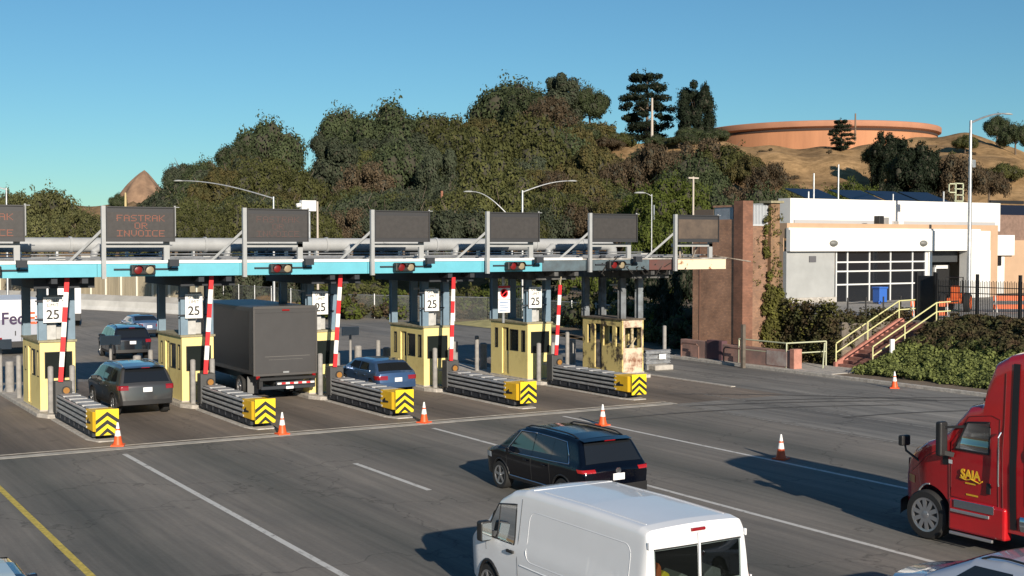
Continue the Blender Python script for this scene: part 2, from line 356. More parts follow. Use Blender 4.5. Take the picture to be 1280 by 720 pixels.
def booth(burn=False):
    t = thing('toll_booth', 'x', 'toll booth')
    W_, Dp, Ht = 1.22, 3.2, 2.5; b = .15; th = .07
    y = burnt if burn else yel; yS = rustpink if burn else yel
    win = []   # openings as (face, u0,u1,z0,z1)
    def wall(face, ops, m, nm='wall'):
        mb = MB(); L = Dp if face in 'WE' else W_
        us = sorted({0, L} | {u for o in ops for u in o[:2]}); zs = sorted({0, Ht} | {z for o in ops for z in o[2:4]})
        for i in range(len(us) - 1):
            for j in range(len(zs) - 1):
                uc = (us[i] + us[i + 1]) / 2; zc = (zs[j] + zs[j + 1]) / 2
                if any(o[0] < uc < o[1] and o[2] < zc < o[3] for o in ops): continue
                u0, u1, z0, z1 = us[i], us[i + 1], zs[j] + b, zs[j + 1] + b
                if face == 'W': mb.box(0, th, u0, u1, z0, z1)
                if face == 'E': mb.box(W_ - th, W_, u0, u1, z0, z1)
                if face == 'S': mb.box(max(u0, th), min(u1, W_ - th), 0, th, z0, z1)
                if face == 'N': mb.box(max(u0, th), min(u1, W_ - th), Dp - th, Dp, z0, z1)
        o = mb.build(nm, m, t); bm = bmesh.new(); bm.from_mesh(o.data); bmesh.ops.remove_doubles(bm, verts=bm.verts, dist=.0005); bm.to_mesh(o.data); bm.free(); return o
    # W side: small window near front, window, door (open slot), small window at the back
    wW = [(.2, .5, 1.2, 2.15), (.78, 1.5, 1.2, 2.15), (1.62, 2.2, .12, 2.2), (2.55, 2.8, 1.25, 2.15)]
    wS = [(.16, W_ - .1, 1.15, 2.1)]
    wallW = wall('W', wW, y); wallE = wall('E', [(.4, 1.1, 1.2, 2.15), (1.6, 2.7, 1.2, 2.15)], y); wallS = wall('S', wS, yS); wall('N', [(.2, 1.0, 1.2, 2.1)], y)
    if not burn:
        for (a, c, z0, z1), nm in zip([wW[0], wW[1], wW[3]], ['window'] * 3):
            fr = MB(); 
            fr.box(-.012, .012, a, a + .03, z0 + b, z1 + b).box(-.012, .012, c - .03, c, z0 + b, z1 + b).box(-.012, .012, a + .03, c - .03, z1 + b - .03, z1 + b).box(-.012, .012, a + .03, c - .03, z0 + b, z0 + b + .03)
            f = fr.build('window', black, t); g = MB(); g.box(.03, .04, a, c, z0 + b, z1 + b); g.build('pane', boothglass, f)
        fr = MB(); a, c, z0, z1 = wS[0]
        fr.box(a, a + .03, -.01, .015, z0 + b, z1 + b).box(c - .03, c, -.01, .015, z0 + b, z1 + b).box(a + .03, c - .03, -.01, .015, z1 + b - .03, z1 + b).box(a + .03, c - .03, -.01, .015, z0 + b, z0 + b + .03)
        f = fr.build('window', black, t); g = MB(); g.box(a, c, .03, .04, z0 + b, z1 + b); g.build('pane', boothglass, f)
        for x, (a, c) in ((W_ - .04, (.4, 1.1)), (W_ - .04, (1.6, 2.7))):
            g = MB(); g.box(x, x + .01, a, c, 1.2 + b, 2.15 + b); g.build('window', boothglass, t)
        d = MB(); d.box(.05, .09, 1.62, 2.2, .12 + b, 1.15 + b, 0); d.box(.05, .09, 1.95, 2.2, 1.15 + b, 2.2 + b)
        dr = d.build('door', [yel], t); g = MB(); g.box(.06, .08, 1.62, 1.95, 1.15 + b, 2.2 + b); g.build('door_glass', boothglass, dr)
        h = MB(); h.box(.02, .05, 1.68, 1.72, 1.0 + b, 1.12 + b); h.build('handle', steel, dr)
    else:
        d = MB(); d.box(.05, .09, 1.75, 2.15, .12 + b, 1.3 + b); d.build('door', mat('charred_grey', (.22, .21, .2), .9, col2=(.06, .05, .05), vscale=4), t)
        r = MB(); r.beam((.25, .3, 1.2 + b), (.25, .3, 2.1 + b), .09, .05).beam((.5, .1, 1.15 + b), (.85, .12, 1.6 + b), .07, .05).beam((.75, .25, 1.1 + b), (.7, .2, 2.1 + b), .12, .08)
        r.build('debris', mat('peeled_cream', (.6, .52, .36), .9, col2=(.2, .15, .06), vscale=6), t)
    inn = MB(); inn.box(.1, W_ - .1, 2.3, 3.0, b, .9 + b); inn.box(.62, W_ - .1, .25, 1.0, .8 + b, .9 + b).box(.7, .95, .35, .6, .9 + b, 1.25 + b); inn.build('counter', greypaint, t)
    fl = MB(); fl.box(.0, W_, 0, Dp, b - .02, b + .005); fl.build('floor', dark, t)
    rf = MB(); rf.box(-.06, W_ + .06, -.06, Dp + .06, Ht + b - .06, Ht + b + .02); r_ = rf.build('roof', trimb if not burn else mat('burnt_roof', (.10, .08, .06), .9, var=.4), t, bevel=.01)
    if not burn:
        bx = MB(); bx.box(.3, .62, .25, .8, Ht + b + .02, Ht + b + .72).box(.65, .9, .5, .9, Ht + b + .02, Ht + b + .5); bx.build('roof_cabinet', greypaint, r_, bevel=.01)
    bs = MB(); bs.box(-.03, W_ + .03, -.03, Dp + .03, .14, b + .04); bs.build('base', kerbmat, t)
    return t
ok = booth(False); bn = booth(True)
BL = ['yellow toll booth at far left, beside the grey SUV', 'yellow toll booth left of the dark box truck', 'yellow toll booth mostly hidden behind the dark box truck',
      'yellow toll booth right of the blue car', 'yellow toll booth with red and white panel sign above its roof', 'burnt out toll booth with peeling charred walls and empty windows']
for k in range(NI):
    loc = (ISL[k], 47.3, 0)
    if k == 0: ok.location = loc; ok['label'] = BL[0]; ok['group'] = 'toll booths in a row under the gantry'
    elif k < 5: dup(ok, loc, label=BL[k])
    else: bn.location = loc; bn['label'] = BL[5]; bn['group'] = 'toll booths in a row under the gantry'

# crash cushions
def cushion():
    t = thing('crash_cushion', 'x', 'crash cushion'); L = 6.0; hw = .33
    railb = mat('rail_bright', (.46, .47, .48), .45, .5, var=.22, vscale=5, stretch=(1, .5, 3)); raild = mat('rail_recess', (.03, .03, .032), .7)
    for s in (-1, 1):
        mb = MB(); mb.box(min(s * hw, s * (hw - .02)), max(s * hw, s * (hw - .02)), .95, L, .30, .90); bk = mb.build('side_panel', raild, t)
        for z in (.36, .53, .70, .85):
            nb = 5
            for i in range(nb):
                y0 = .95 + i * (L - .95) / nb; y1 = y0 + (L - .95) / nb - .01; o = .010 * (nb - i); mb = MB(); x = s * (hw + .035 + o); zh = .05 if z < .8 else .04
                mb.add([(s * hw, y, z + dz) if k in (0, 3) else (x, y, z + dz) for y in (y0, y1) for k, dz in enumerate((-zh, -zh * .55, zh * .55, zh))], [(0, 1, 5, 4), (1, 2, 6, 5), (2, 3, 7, 6), (3, 0, 4, 7), (0, 3, 2, 1), (4, 5, 6, 7)])
                mb.build('rail', railb, bk)
    mb = MB()
    for i in range(6):
        y = 1.05 + i * .95; mb.box(-hw + .03, hw - .03, y, y + .68, .86, .93)
    mb.build('top_plate', mat('weathered_plate', (.40, .40, .40), .6, .4, var=.25, vscale=3), t, bevel=.01)
    mb = MB(); mb.box(-hw - .02, hw + .02, .4, L, .10, .32).box(-hw + .06, hw - .06, .4, L, .32, .8)
    for i in range(8): mb.box(-hw - .05, hw + .05, .8 + i * .7, .9 + i * .7, .16, .30)
    mb.build('frame', darksteel, t)
    ny = mat('nose_yellow', (.78, .46, .02), .45, var=.08)
    mb = MB(); pr = [(-hw - .06, 1.1), (-hw - .06, .18), (-hw + .02, .04), (0, 0.02), (hw - .02, .04), (hw + .06, .18), (hw + .06, 1.1)]
    mb.prism([(a, b, .30) for a, b in pr], (0, 0, .62)); nose = mb.build('nose', ny, t, bevel=.02)
    mb = MB(); mb.prism([(-hw - .064, .45, .52), (-hw - .064, .95, .48), (-hw - .064, .95, .56), (-hw - .064, .7, .68), (-hw - .064, .68, .58), (-hw - .064, .45, .58)], (-.004, 0, 0)); mb.build('emblem', black, nose)
    # chevron plate
    mb = MB(); mb.box(-hw - .02, hw + .02, -.06, -.03, .2, 1.0); pl = mb.build('chevron_plate', mat('chevron_yellow', (.85, .62, .02), .45), t, bevel=.004)
    mb = MB(); ww = hw + .018
    for zc in (.30, .55, .80):
        for s in (-1, 1):
            poly = [(0, -.064, min(zc + .13, .99)), (s * ww, -.064, zc - .13), (s * ww, -.064, max(zc - .26, .205)), (0, -.064, zc)]
            if zc - .13 < .205: poly = [(0, -.064, zc + .13), (s * ww * .72, -.064, .205), (s * ww * .36, -.064, .205), (0, -.064, zc)]
            mb.prism(poly, (0, -.003, 0))
    mb.build('chevron_stripe', black, pl)
    return t
cu = cushion()
CL = ['crash cushion in front of the leftmost yellow booth', 'crash cushion left of the dark box truck', 'crash cushion beside the blue car',
      'crash cushion between the fourth and fifth booths', 'rightmost crash cushion, in front of the burnt booth']
for k in range(5):
    loc = (ISL[k] + .58, 40.0, .0)
    if k == 0: cu.location = loc; tag(cu, 'corrugated steel ' + CL[0], group='crash cushions at the island noses')
    else: dup(cu, loc, label='corrugated steel ' + CL[k])

# gates
armred = mat('arm_red', (.62, .02, .025), .5); armwhite = mat('arm_white', (.78, .77, .74), .5); bollm = mat('bollard_paint', (.27, .26, .25), .8, var=.2, vscale=4)
def gate(top=4.85, lean=.24, broken=False):
    t = thing('barrier_gate', 'x', 'barrier gate')
    mb = MB(); mb.box(-.28, .28, -.2, .25, .14, 1.25); cab = mb.build('cabinet', mat('gate_grey', (.055, .055, .055), .6, var=.1), t, bevel=.03)
    mb = MB(); mb.cyl((.08, -.235, .93), (.08, -.2, .93), .15, 16); mb.build('signal_face', black, cab)
    mb = MB(); mb.cyl((.08, -.25, .93), (.08, -.236, .93), .11, 16); mb.build('amber_lamp', amber, cab)
    n = 7; z0 = 1.25; p0 = Vector((-.12, -.26, z0)); p1 = Vector((-.12 + lean, -.26, top)); arm = MB()
    for i in range(n):
        arm.cur = i % 2; a = p0.lerp(p1, i / n); b_ = p0.lerp(p1, (i + 1) / n); arm.beam(a, b_, .16, .05, up=(0, 1, 0))
    arm.build('arm', [armwhite, armred] if n % 2 == 0 else [armred, armwhite], t)
    if broken:
        s = MB(); s.beam(p1, p1 + Vector((.05, 0, .35)), .05, .03).beam(p1, p1 + Vector((-.06, 0, .2)), .05, .03); s.build('splintered_tip', mat('splintered_wood', (.35, .3, .2), .9, var=.3), t)
    return t
gts = [gate(4.85, .26), None, None, gate(4.65, .12), gate(4.25, .2, True)]
GL = ['raised red and white barrier arm at the leftmost booth', 'raised red and white barrier arm left of the dark box truck', 'raised red and white barrier arm right of the dark box truck',
      'raised red and white barrier arm right of the fourth booth', 'broken raised barrier arm with splintered tip by the fifth booth']
for k in range(5):
    loc = (ISL[k] + .46, 45.5 + .3, .1)
    g_ = gts[k]
    if g_: g_.location = loc; tag(g_, GL[k], group='barrier gates on the islands')
    else: dup(gts[0], loc, label=GL[k])

# bollards
def bollard(h, r=.1, square=False, m=bollm):
    mb = MB()
    if square: mb.box(-r, r, -r, r, .0, h)
    else: mb.cyl((0, 0, 0), (0, 0, h - .04), r, 14).cyl((0, 0, h - .04), (0, 0, h), r, 14, r * .6)
    return mb.build('bollard', m, smooth=True)
bproto = bollard(1.65); bproto2 = bollard(1.25, .17)
first = [True, True]
def putb(x, y, tall, lab):
    p = bproto if tall else bproto2; i = 0 if tall else 1
    o = p if first[i] else p.copy()
    if not first[i]: COL.objects.link(o)
    first[i] = False; o.location = (x, y, .14); tag(o, lab, 'bollard', 'bollards guarding the toll booths')
nm = ['leftmost', 'second', 'third', 'fourth', 'fifth', 'burnt']
for k in range(NI):
    b = ISL[k]
    if k < 5:
        putb(b + .26, 46.8, True, f'tall grey post left of the barrier gate at the {nm[k]} booth')
        putb(b + 1.0, 46.8, True, f'tall grey post right of the barrier gate at the {nm[k]} booth')
    putb(b + .1, 52.0, True, f'tall grey post just behind the {nm[k]} booth')
    putb(b + .8, 52.6, False, f'short thick concrete bollard behind the {nm[k]} booth')
    putb(b + .15, 54.3, False, f'short thick concrete bollard farthest behind the {nm[k]} booth')
putb(41.6, 53.4, True, 'lone grey post standing by the brick tower planter')
# exit readers behind the booths: small panel on a post
def reader():
    t = thing('lane_sign', 'x', 'sign'); mb = MB(); mb.cyl((0, 0, .1), (0, 0, 1.9), .06, 10); mb.build('post', bollm, t)
    mb = MB(); mb.box(-.42, .42, -.05, .05, 1.85, 2.25); mb.build('panel', mat('panel_grey', (.5, .5, .5), .6), t, bevel=.01); return t
rd = reader()
for k, lab in ((0, 'grey panel sign on a post left of the leftmost booth'), (1, 'grey panel sign on a post behind the grey SUV lane'), (3, 'grey panel sign on a post between blue car and box truck')):
    loc = (ISL[k] - .15 if k != 1 else ISL[k] - 0.9, 54.5, 0)
    if k == 0: rd.location = loc; tag(rd, lab, group='lane panels behind the booths')
    else: dup(rd, loc, label=lab)
# stub of guard rail beside burnt booth
t = thing('guard_rail', 'short stack of steel guard rail right of the burnt booth', 'guard rail', (37.6, 49.2, 0))
for z in (.35, .6, .85):
    mb = MB(); mb.grid(lambda u, v: (-.4 + 1.5 * u, .04 * math.cos(v * 4 * PI), z - .11 + .22 * v), 2, 16); mb.build('rail', steel, t, smooth='all')
for px_ in (-.3, .8): mb = MB(); mb.box(px_, px_ + .15, .05, .2, 0, .95); mb.build('post', steel, t)
mb = MB(); mb.box(.35, .75, -.09, -.06, .5, .75); mb.build('marker', white, t)
mb = MB(); mb.box(-.2, .9, -.5, .3, 0, .25); mb.build('block', concrete, t, bevel=.04)

# ------------------------------------------------------------------ canopy / gantry
can = thing('toll_canopy', 'long toll gantry with sky blue fascia, scorched at its right end', 'canopy', (0, 45, 0))
segs = [(-6, 30.2, cyan), (30.2, 34.6, None), (34.6, 37.0, None)]
ZB, ZT = 4.96, 5.42
scorch = mat('scorched_blue', (.10, .15, .18), .7, col2=(.05, .055, .06), vscale=.8)
rusty = mat('scorched_rust', (.16, .04, .03), .8, col2=(.07, .055, .05), vscale=.7)
peel = mat('peeled_fascia', (.72, .58, .42), .8, col2=(.25, .10, .03), vscale=2.4, lo=.36, hi=.44)
xs_ = [-6] + [10.35 + 5.08 * k for k in range(4)]
for a, b, m in [(-6, 10.4, cyan), (10.4, 15.5, cyan), (15.5, 20.6, cyan), (20.6, 25.7, cyan), (25.7, 28.6, cyan), (28.6, 30.8, scorch), (30.8, 34.2, scorch), (34.2, 35.8, rusty), (35.8, 38.6, peel)]:
    mb = MB(); mb.box(a, b - .015, 0, .12, ZB, ZT); mb.build('fascia_panel', m, can)
mb = MB(); mb.box(-6, 30.6, -.04, .3, ZT, ZT + .1); mb.build('fascia_cap', white, can)
mb = MB(); mb.box(30.6, 38.6, -.04, .3, ZT, ZT + .06); mb.build('fascia_cap', mat('sooty_cap', (.45, .43, .4), .7, col2=(.12, .11, .1), vscale=1.2), can)
mb = MB(); mb.box(-6, 36.4, .3, 5.2, ZT - .1, ZT + .0); mb.build('deck', mat('deck_grey', (.28, .28, .28), .8, var=.2), can)
mb = MB()
for x in np.arange(-6, 36.5, .85): mb.beam((x, .32, ZT - .18), (x, 5.1, ZT - .18), .06, .16)
mb.build('joist', darksteel, can)
mb = MB(); mb.box(-6, 36.4, 5.08, 5.2, ZB + .1, ZT - .1); mb.build('rear_beam', darksteel, can)
for k in range(NI):
    x = ISL[k]; m1 = darksteel if k < 4 else sootm
    mb = MB()
    for dx in (.1, 1.12): mb.beam((x + dx, .15, ZB - .12), (x + dx, 6.9, ZB - .12), .2, .2)
    mb.beam((x - .1, 2.4, ZB - .25), (x + 1.4, 2.4, ZB - .25), .2, .3); mb.beam((x - .1, 5.6, ZB - .25), (x + 1.4, 5.6, ZB - .25), .2, .3)
    mb.box(x - .15, x + 1.45, .2, 5.0, ZB - .02, ZB + .02)
    mb.box(x - .42, x + 1.62, .95, 3.1, ZB - .40, ZB - .03)
    mb.box(x - .2, x + 1.4, 3.3, 6.6, ZB - .42, ZB - .03)
    mb.build('cross_frame', m1, can)
    for dx, dy in ((.12, 2.5), (1.1, 2.5), (.12, 5.45), (1.1, 5.45)):
        mb = MB(); a, b = x + dx, dy
        mb.box(a - .14, a + .14, b - .14, b - .11, 2.66, ZB - .3).box(a - .14, a + .14, b + .11, b + .14, 2.66, ZB - .3).box(a - .11, a + .11, b - .11, b + .11, 2.66, ZB - .3)
        mb.build('column', bluecol if k < 5 else mat('column_sooty', (.22, .25, .28), .8, col2=(.08, .08, .08), vscale=1.4), can)
    mb = MB(); mb.beam((x + .1, 3.4, 4.2), (x + 1.1, 3.4, 4.2), .08, .08).cyl((x + .6, 2.6, 4.55), (x + .6, 2.6, 4.63), .22, 12, .12)
    mb.build('lamp_fitting', greypaint, can)
# walkway rails, pipe truss
pipem = mat('white_pipe', (.34, .35, .355), .45, var=.08, vscale=2)
mb = MB()
for (a, b) in ((-6, 34.6),):
    mb.tube([(a, 4.0, 6.07), (b, 4.0, 6.07)], .27, 20)
mb.tube([(34.6, 4.0, 6.07), (34.85, 4.0, 6.03), (35.0, 4.0, 5.85), (35.05, 4.0, 5.45)], .25, 18)
mb.build('pipe', pipem, can, smooth=True)
for x in [6.2, 11.2, 16.3, 21.4, 26.5, 31.3]:
    mb = MB(); mb.tube([(x + .5, 3.9, 6.0), (x + .15, 3.75, 5.98), (x - .05, 3.7, 5.8), (x - .1, 3.7, 5.42)], .15, 14); mb.build('pipe_elbow', pipem, can, smooth=True)
mb = MB()
for x in np.arange(-5, 34, 2.55): mb = MB(); mb.cyl((x, 4, 6.07), (x + .1, 4, 6.07), .31, 20); mb.build('pipe_collar', pipem, can, smooth=True)
mb = MB()
for x in np.arange(-5.5, 34.4, 1.28): mb = MB(); mb.box(x - .04, x + .04, 3.9, 4.1, ZT, 5.84); mb.build('pipe_stand', steel, can)
mb = MB()
for z in (5.62, 5.72): mb.tube([(-6, 3.1, z), (36.2, 3.1, z)], .025, 6)
mb.tube([(-6, .8, 5.6), (38, .8, 5.6)], .03, 6); mb.tube([(-6, 1.2, 5.55), (38, 1.2, 5.53)], .045, 6)
mb.build('conduit', steel, can)
mb = MB(); rs = random.Random(3)
for i in range(70):
    x = rs.uniform(-5, 35.5); y = rs.uniform(.6, 3.0); s = rs.uniform(.08, .3); h = rs.uniform(.05, .28)
    mb = MB(); mb.box(x, x + s * 1.6, y, y + s, ZT, ZT + h); mb.build('equipment_box', rs.choice([greypaint, greypaint, darksteel]), can)
mb = MB(); mb.beam((38.0, .1, 5.56), (40.3, .3, 5.28), .14, .05).beam((37.6, .4, 5.62), (39.4, .6, 5.42), .12, .05)
for q in ((36.4, .6, 5.45, 36.5, .8, 6.2), (37.0, .5, 5.45, 37.3, .5, 6.0), (36.8, .9, 5.5, 36.6, .9, 6.1)): mb.beam(q[:3], q[3:], .08, .05)
mb.build('charred_board', mat('charred_board', (.42, .36, .3), .9, col2=(.05, .03, .02), vscale=1), can)
mb = MB(); rs = random.Random(5)
for i in range(26):
    x = rs.uniform(31.5, 36.3); mb.beam((x, rs.uniform(-.1, .0), rs.uniform(4.7, 5.3)), (x + rs.uniform(-.6, .6), rs.uniform(-.12, .6), rs.uniform(5.0, 5.6)), .05, .03)
mb.build('burnt_wiring', mat('soot_black', (.02, .018, .016), .9), can)

# signals fixed on the fascia: cross brackets and red/white lamp pairs
def signal():
    t = thing('lane_signal', 'x', 'traffic signal')
    mb = MB(); mb.box(-.42, .42, -.34, -.06, -.17, .17); h = mb.build('housing', black, t, bevel=.04)
    for x, m in ((-.2, mat('signal_red', (.16, .01, .01), .3)), (.2, mat('lamp_cream', (.28, .23, .15), .4))):
        mb = MB(); mb.lathe([(.15, 0), (.14, .03), (.07, .05)], 16); o = mb.build('lens', m, h, smooth=True); o.rotation_euler = (PI / 2, 0, 0); o.location = (x, -.34, 0)
        mb = MB(); mb.grid(lambda u, v: (x + .16 * math.cos(PI * u), -.34 - .16 * v, .16 * math.sin(PI * u)), 12, 1); mb.build('visor', black, h)
    mb = MB(); mb.beam((-.95, -.03, .02), (1.3, -.03, .02), .05, .05).beam((1.0, -.05, .05), (1.0, -.4, .22), .05, .05)
    mb.box(.86, 1.2, -.5, -.3, .12, .36); mb.build('bracket', darksteel, t); return t
sg = signal()
SL = ['lane signal on the blue fascia at the far left edge', 'lane signal on the blue fascia below the FASTRAK sign', 'lane signal on the blue fascia above the dark box truck',
      'lane signal on the blue fascia above the fourth booth', 'lane signal at the scorched start of the fascia above the fifth booth', 'lane signal on the blackened fascia above the burnt booth']
for k in range(6):
    loc = (11.9 + 5.08 * k - 5.08, 44.98, 5.2)
    if k == 0: sg.location = loc; tag(sg, SL[0], group='red and white lane signals on the fascia')
    else: dup(sg, loc, label=SL[k])

# message signs
FONT = {'F': '11111,10000,10000,11110,10000,10000,10000', 'A': '01110,10001,10001,11111,10001,10001,10001', 'S': '01111,10000,10000,01110,00001,00001,11110',
 'T': '11111,00100,00100,00100,00100,00100,00100', 'R': '11110,10001,10001,11110,10100,10010,10001', 'K': '10001,10010,10100,11000,10100,10010,10001',
 'O': '01110,10001,10001,10001,10001,10001,01110', 'I': '11111,00100,00100,00100,00100,00100,11111', 'N': '10001,11001,11001,10101,10011,10011,10001',
 'V': '10001,10001,10001,10001,10001,01010,00100', 'C': '01111,10000,10000,10000,10000,10000,01111', 'E': '11111,10000,10000,11110,10000,10000,11111'}
sgface = mat('sign_face', (.055, .05, .048), .35, var=.12, vscale=6); sgcab = mat('sign_cabinet', (.035, .035, .038), .5)
ledr = mat('led_red', (.20, .075, .05), .6, emit=((1, .16, .05), .03)); leddim = mat('led_dim', (.085, .05, .045), .6)
burntface = mat('burnt_face', (.13, .095, .07), .7, col2=(.055, .042, .035), vscale=1.5, lo=.3, hi=.7)
def msign(led, face=sgface):
    t = thing('message_sign', 'x', 'electronic sign'); Wd, z0, z1 = 2.38, 6.18, 7.40
    mb = MB(); mb.box(0, Wd, .0, .28, z0, z1); cab = mb.build('cabinet', sgcab, t, bevel=.01)
    mb = MB(); mb.box(.05, Wd - .05, -.012, .0, z0 + .16, z1 - .2); mb.build('display', face, cab)
    mb = MB(); mb.box(.0, Wd, -.05, -.013, z1 - .04, z1).box(0, .04, -.05, -.013, z0, z1 - .04).box(Wd - .04, Wd, -.05, -.013, z0, z1 - .04).box(.04, Wd - .04, -.05, -.013, z0, z0 + .03); mb.build('bezel', sgcab, cab)
    if led:
        mb = MB(); ds = .0405
        for row, s in enumerate(('FASTRAK', 'OR', 'INVOICE')):
            tw = len(s) * 6 * ds - ds
            for i, ch in enumerate(s):
                for r_, bits in enumerate(FONT[ch].split(',')):
                    for c_, b_ in enumerate(bits):
                        if b_ == '1':
                            x = Wd / 2 - tw / 2 + (i * 6 + c_) * ds; z = z1 - .29 - row * .265 - r_ * .0315
                            mb.box(x, x + ds * .86, -.02, -.0125, z - .027, z)
        mb.build('lettering', led, cab)
    mb = MB(); mb.box(-.16, -.02, -.05, .09, 4.9, z1 + .02); mb.build('post', pipem, t)
    mb = MB(); mb.box(Wd - .3, Wd - .1, .3, .42, 5.4, z0 + .7); mb.build('post', pipem, t)
    mb = MB(); mb.beam((-.1, .1, z0 + .4), (-1.05, .95, 5.45), .09, .09); mb.build('brace', pipem, t)
    mb = MB(); mb.box(-.02, Wd - .1, .3, .4, 5.98, 6.12); mb.build('crossbar', pipem, t)
    mb = MB(); mb.cyl((Wd + .04, .1, z0 + .2), (Wd + .04, .1, z1 + .05), .035, 8); mb.beam((Wd + .04, .1, z1), (Wd + .2, .1, z1), .02, .02); mb.build('conduit', pipem, t)
    return t
m1 = msign(ledr); m2 = msign(leddim); m3 = msign(None); m4 = msign(None, burntface)
SX = [10.65, 15.68, 20.78, 25.9, 30.95, 35.55]
tag(m1, 'dark message sign reading FASTRAK OR INVOICE in orange, fully in view', group='message signs on the gantry'); m1.location = (SX[0], 44.75, 0)
dup(m1, (SX[0] - 5.04, 44.75, 0), label='leftmost dark message sign, cut by the picture edge, orange letters')
tag(m2, 'dark message sign with barely visible lettering above the dark box truck', group='message signs on the gantry'); m2.location = (SX[1], 44.75, 0)
tag(m3, 'blank dark message sign above the fourth toll booth', group='message signs on the gantry'); m3.location = (SX[2], 44.75, 0)
dup(m3, (SX[3], 44.75, 0), label='blank dark message sign above the fifth toll booth')
dup(m3, (SX[4], 44.75, 0), label='blank dark message sign above the burnt booth')
tag(m4, 'scorched message sign with browned face at the right end of the gantry', group='message signs on the gantry'); m4.location = (SX[5], 44.75, 0)

# speed limit signs
def slsign():
    t = thing('speed_limit_sign', 'x', 'speed limit sign')
    mb = MB(); mb.box(-.33, .33, 0, .02, 0, .92); p = mb.build('plate', mat('sign_white', (.8, .8, .78), .5), t, bevel=.004)
    text('lettering', 'SPEED', .17, black, p, (0, -.003, .79), FACE_S); text('lettering', 'LIMIT', .17, black, p, (0, -.003, .62), FACE_S)
    text('numerals', '25', .47, black, p, (0, -.003, .27), FACE_S, bold=.006)
    mb = MB(); mb.box(-.6, .6, .02, .06, .1, .15).box(-.6, .6, .02, .06, .75, .8); mb.build('bracket', darksteel, t); return t
sl = slsign(); first_ = True
for k in range(5):
    loc = (ISL[k] + .45 - (.1 if k > 2 else 0), 47.22, 3.30); lab = f'white speed limit 25 sign above the {nm[k]} toll booth'
    if first_: sl.location = loc; tag(sl, lab, group='speed limit signs above the booths'); first_ = False
    else: dup(sl, loc, label=lab)
# red/white instruction sign above the fifth booth
t = thing('instruction_sign', 'tall white and red no entry sign left above the fifth booth', 'sign', (28.28, 47.6, 2.66))
mb = MB(); mb.box(-.05, .05, .05, .1, 0, 2.0); mb.build('post', steel, t)
mb = MB(); mb.box(-.3, .3, 0, .02, .45, 1.0); p = mb.build('plate', MATS['sign_white'], t)
for i, z in enumerate((.9, .78, .66, .56)):
    mb = MB(); mb.box(-.22, .2 - .05 * (i % 2), -.004, 0, z - .02, z + .02); mb.build('text_line', mat('sign_blue', (.1, .2, .4), .5), p)
mb = MB(); mb.box(-.3, .3, 0, .02, 1.02, 1.62); p = mb.build('plate', MATS['sign_white'], t)
mb = MB(); mb.lathe([(.2, 0), (.2, .004), (.14, .004), (.14, 0)], 24); o = mb.build('ring', armred, p); o.rotation_euler = (PI / 2, 0, 0); o.location = (0, -.001, 1.3)
mb = MB(); mb.beam((-.12, -.005, 1.2), (.12, -.005, 1.4), .004, .05, up=(1, 0, -1)); mb.build('slash', armred, p)
mb = MB(); mb.box(-.3, .3, -.003, 0, 1.52, 1.62); mb.build('band', armred, p)

# ------------------------------------------------------------------ cones
def cone():
    t = thing('traffic_cone', 'x', 'traffic cone'); og = mat('cone_orange', (.80, .10, .02), .5, var=.06)
    mb = MB(); mb.box(-.19, .19, -.19, .19, 0, .04); mb.lathe([(.15, .04), (.125, .12), (.095, .30)], 18); mb.build('base', og, t, smooth=True)
    mb = MB(); mb.lathe([(.0955, .30), (.066, .47)], 18); mb.build('reflective_band', white, t, smooth=True)
    mb = MB(); mb.lathe([(.066, .47), (.058, .52)], 18); mb.build('orange_ring', og, t, smooth=True)
    mb = MB(); mb.lathe([(.058, .52), (.04, .62)], 18); mb.build('reflective_band', white, t, smooth=True)
    mb = MB(); mb.lathe([(.04, .62), (.025, .71)], 18); mb.build('tip', white, t, smooth=True); return t
cn = cone()
CN = [(24.62, 34.95, 'orange cone on the lane line behind the black SUV'), (25.05, 26.8, 'orange cone standing alone left of the red truck'), (41.55, 37.6, 'orange cone on the kerb below the green shrubs'),
      (9.55, 38.95, 'orange cone against the chevron nose of the leftmost cushion'), (14.65, 38.6, 'orange cone at the nose of the crash cushion by the box truck'), (19.75, 38.6, 'orange cone at the nose of the crash cushion by the blue car'),
      (19.0, 92.5, 'small distant orange cone on the road beyond the booths')]
for i, (x, y, lab) in enumerate(CN):
    if i == 0: cn.location = (x, y, .002); tag(cn, lab, group='orange traffic cones with white bands')
    else: dup(cn, (x, y, .002), rz=i * .4, label=lab)

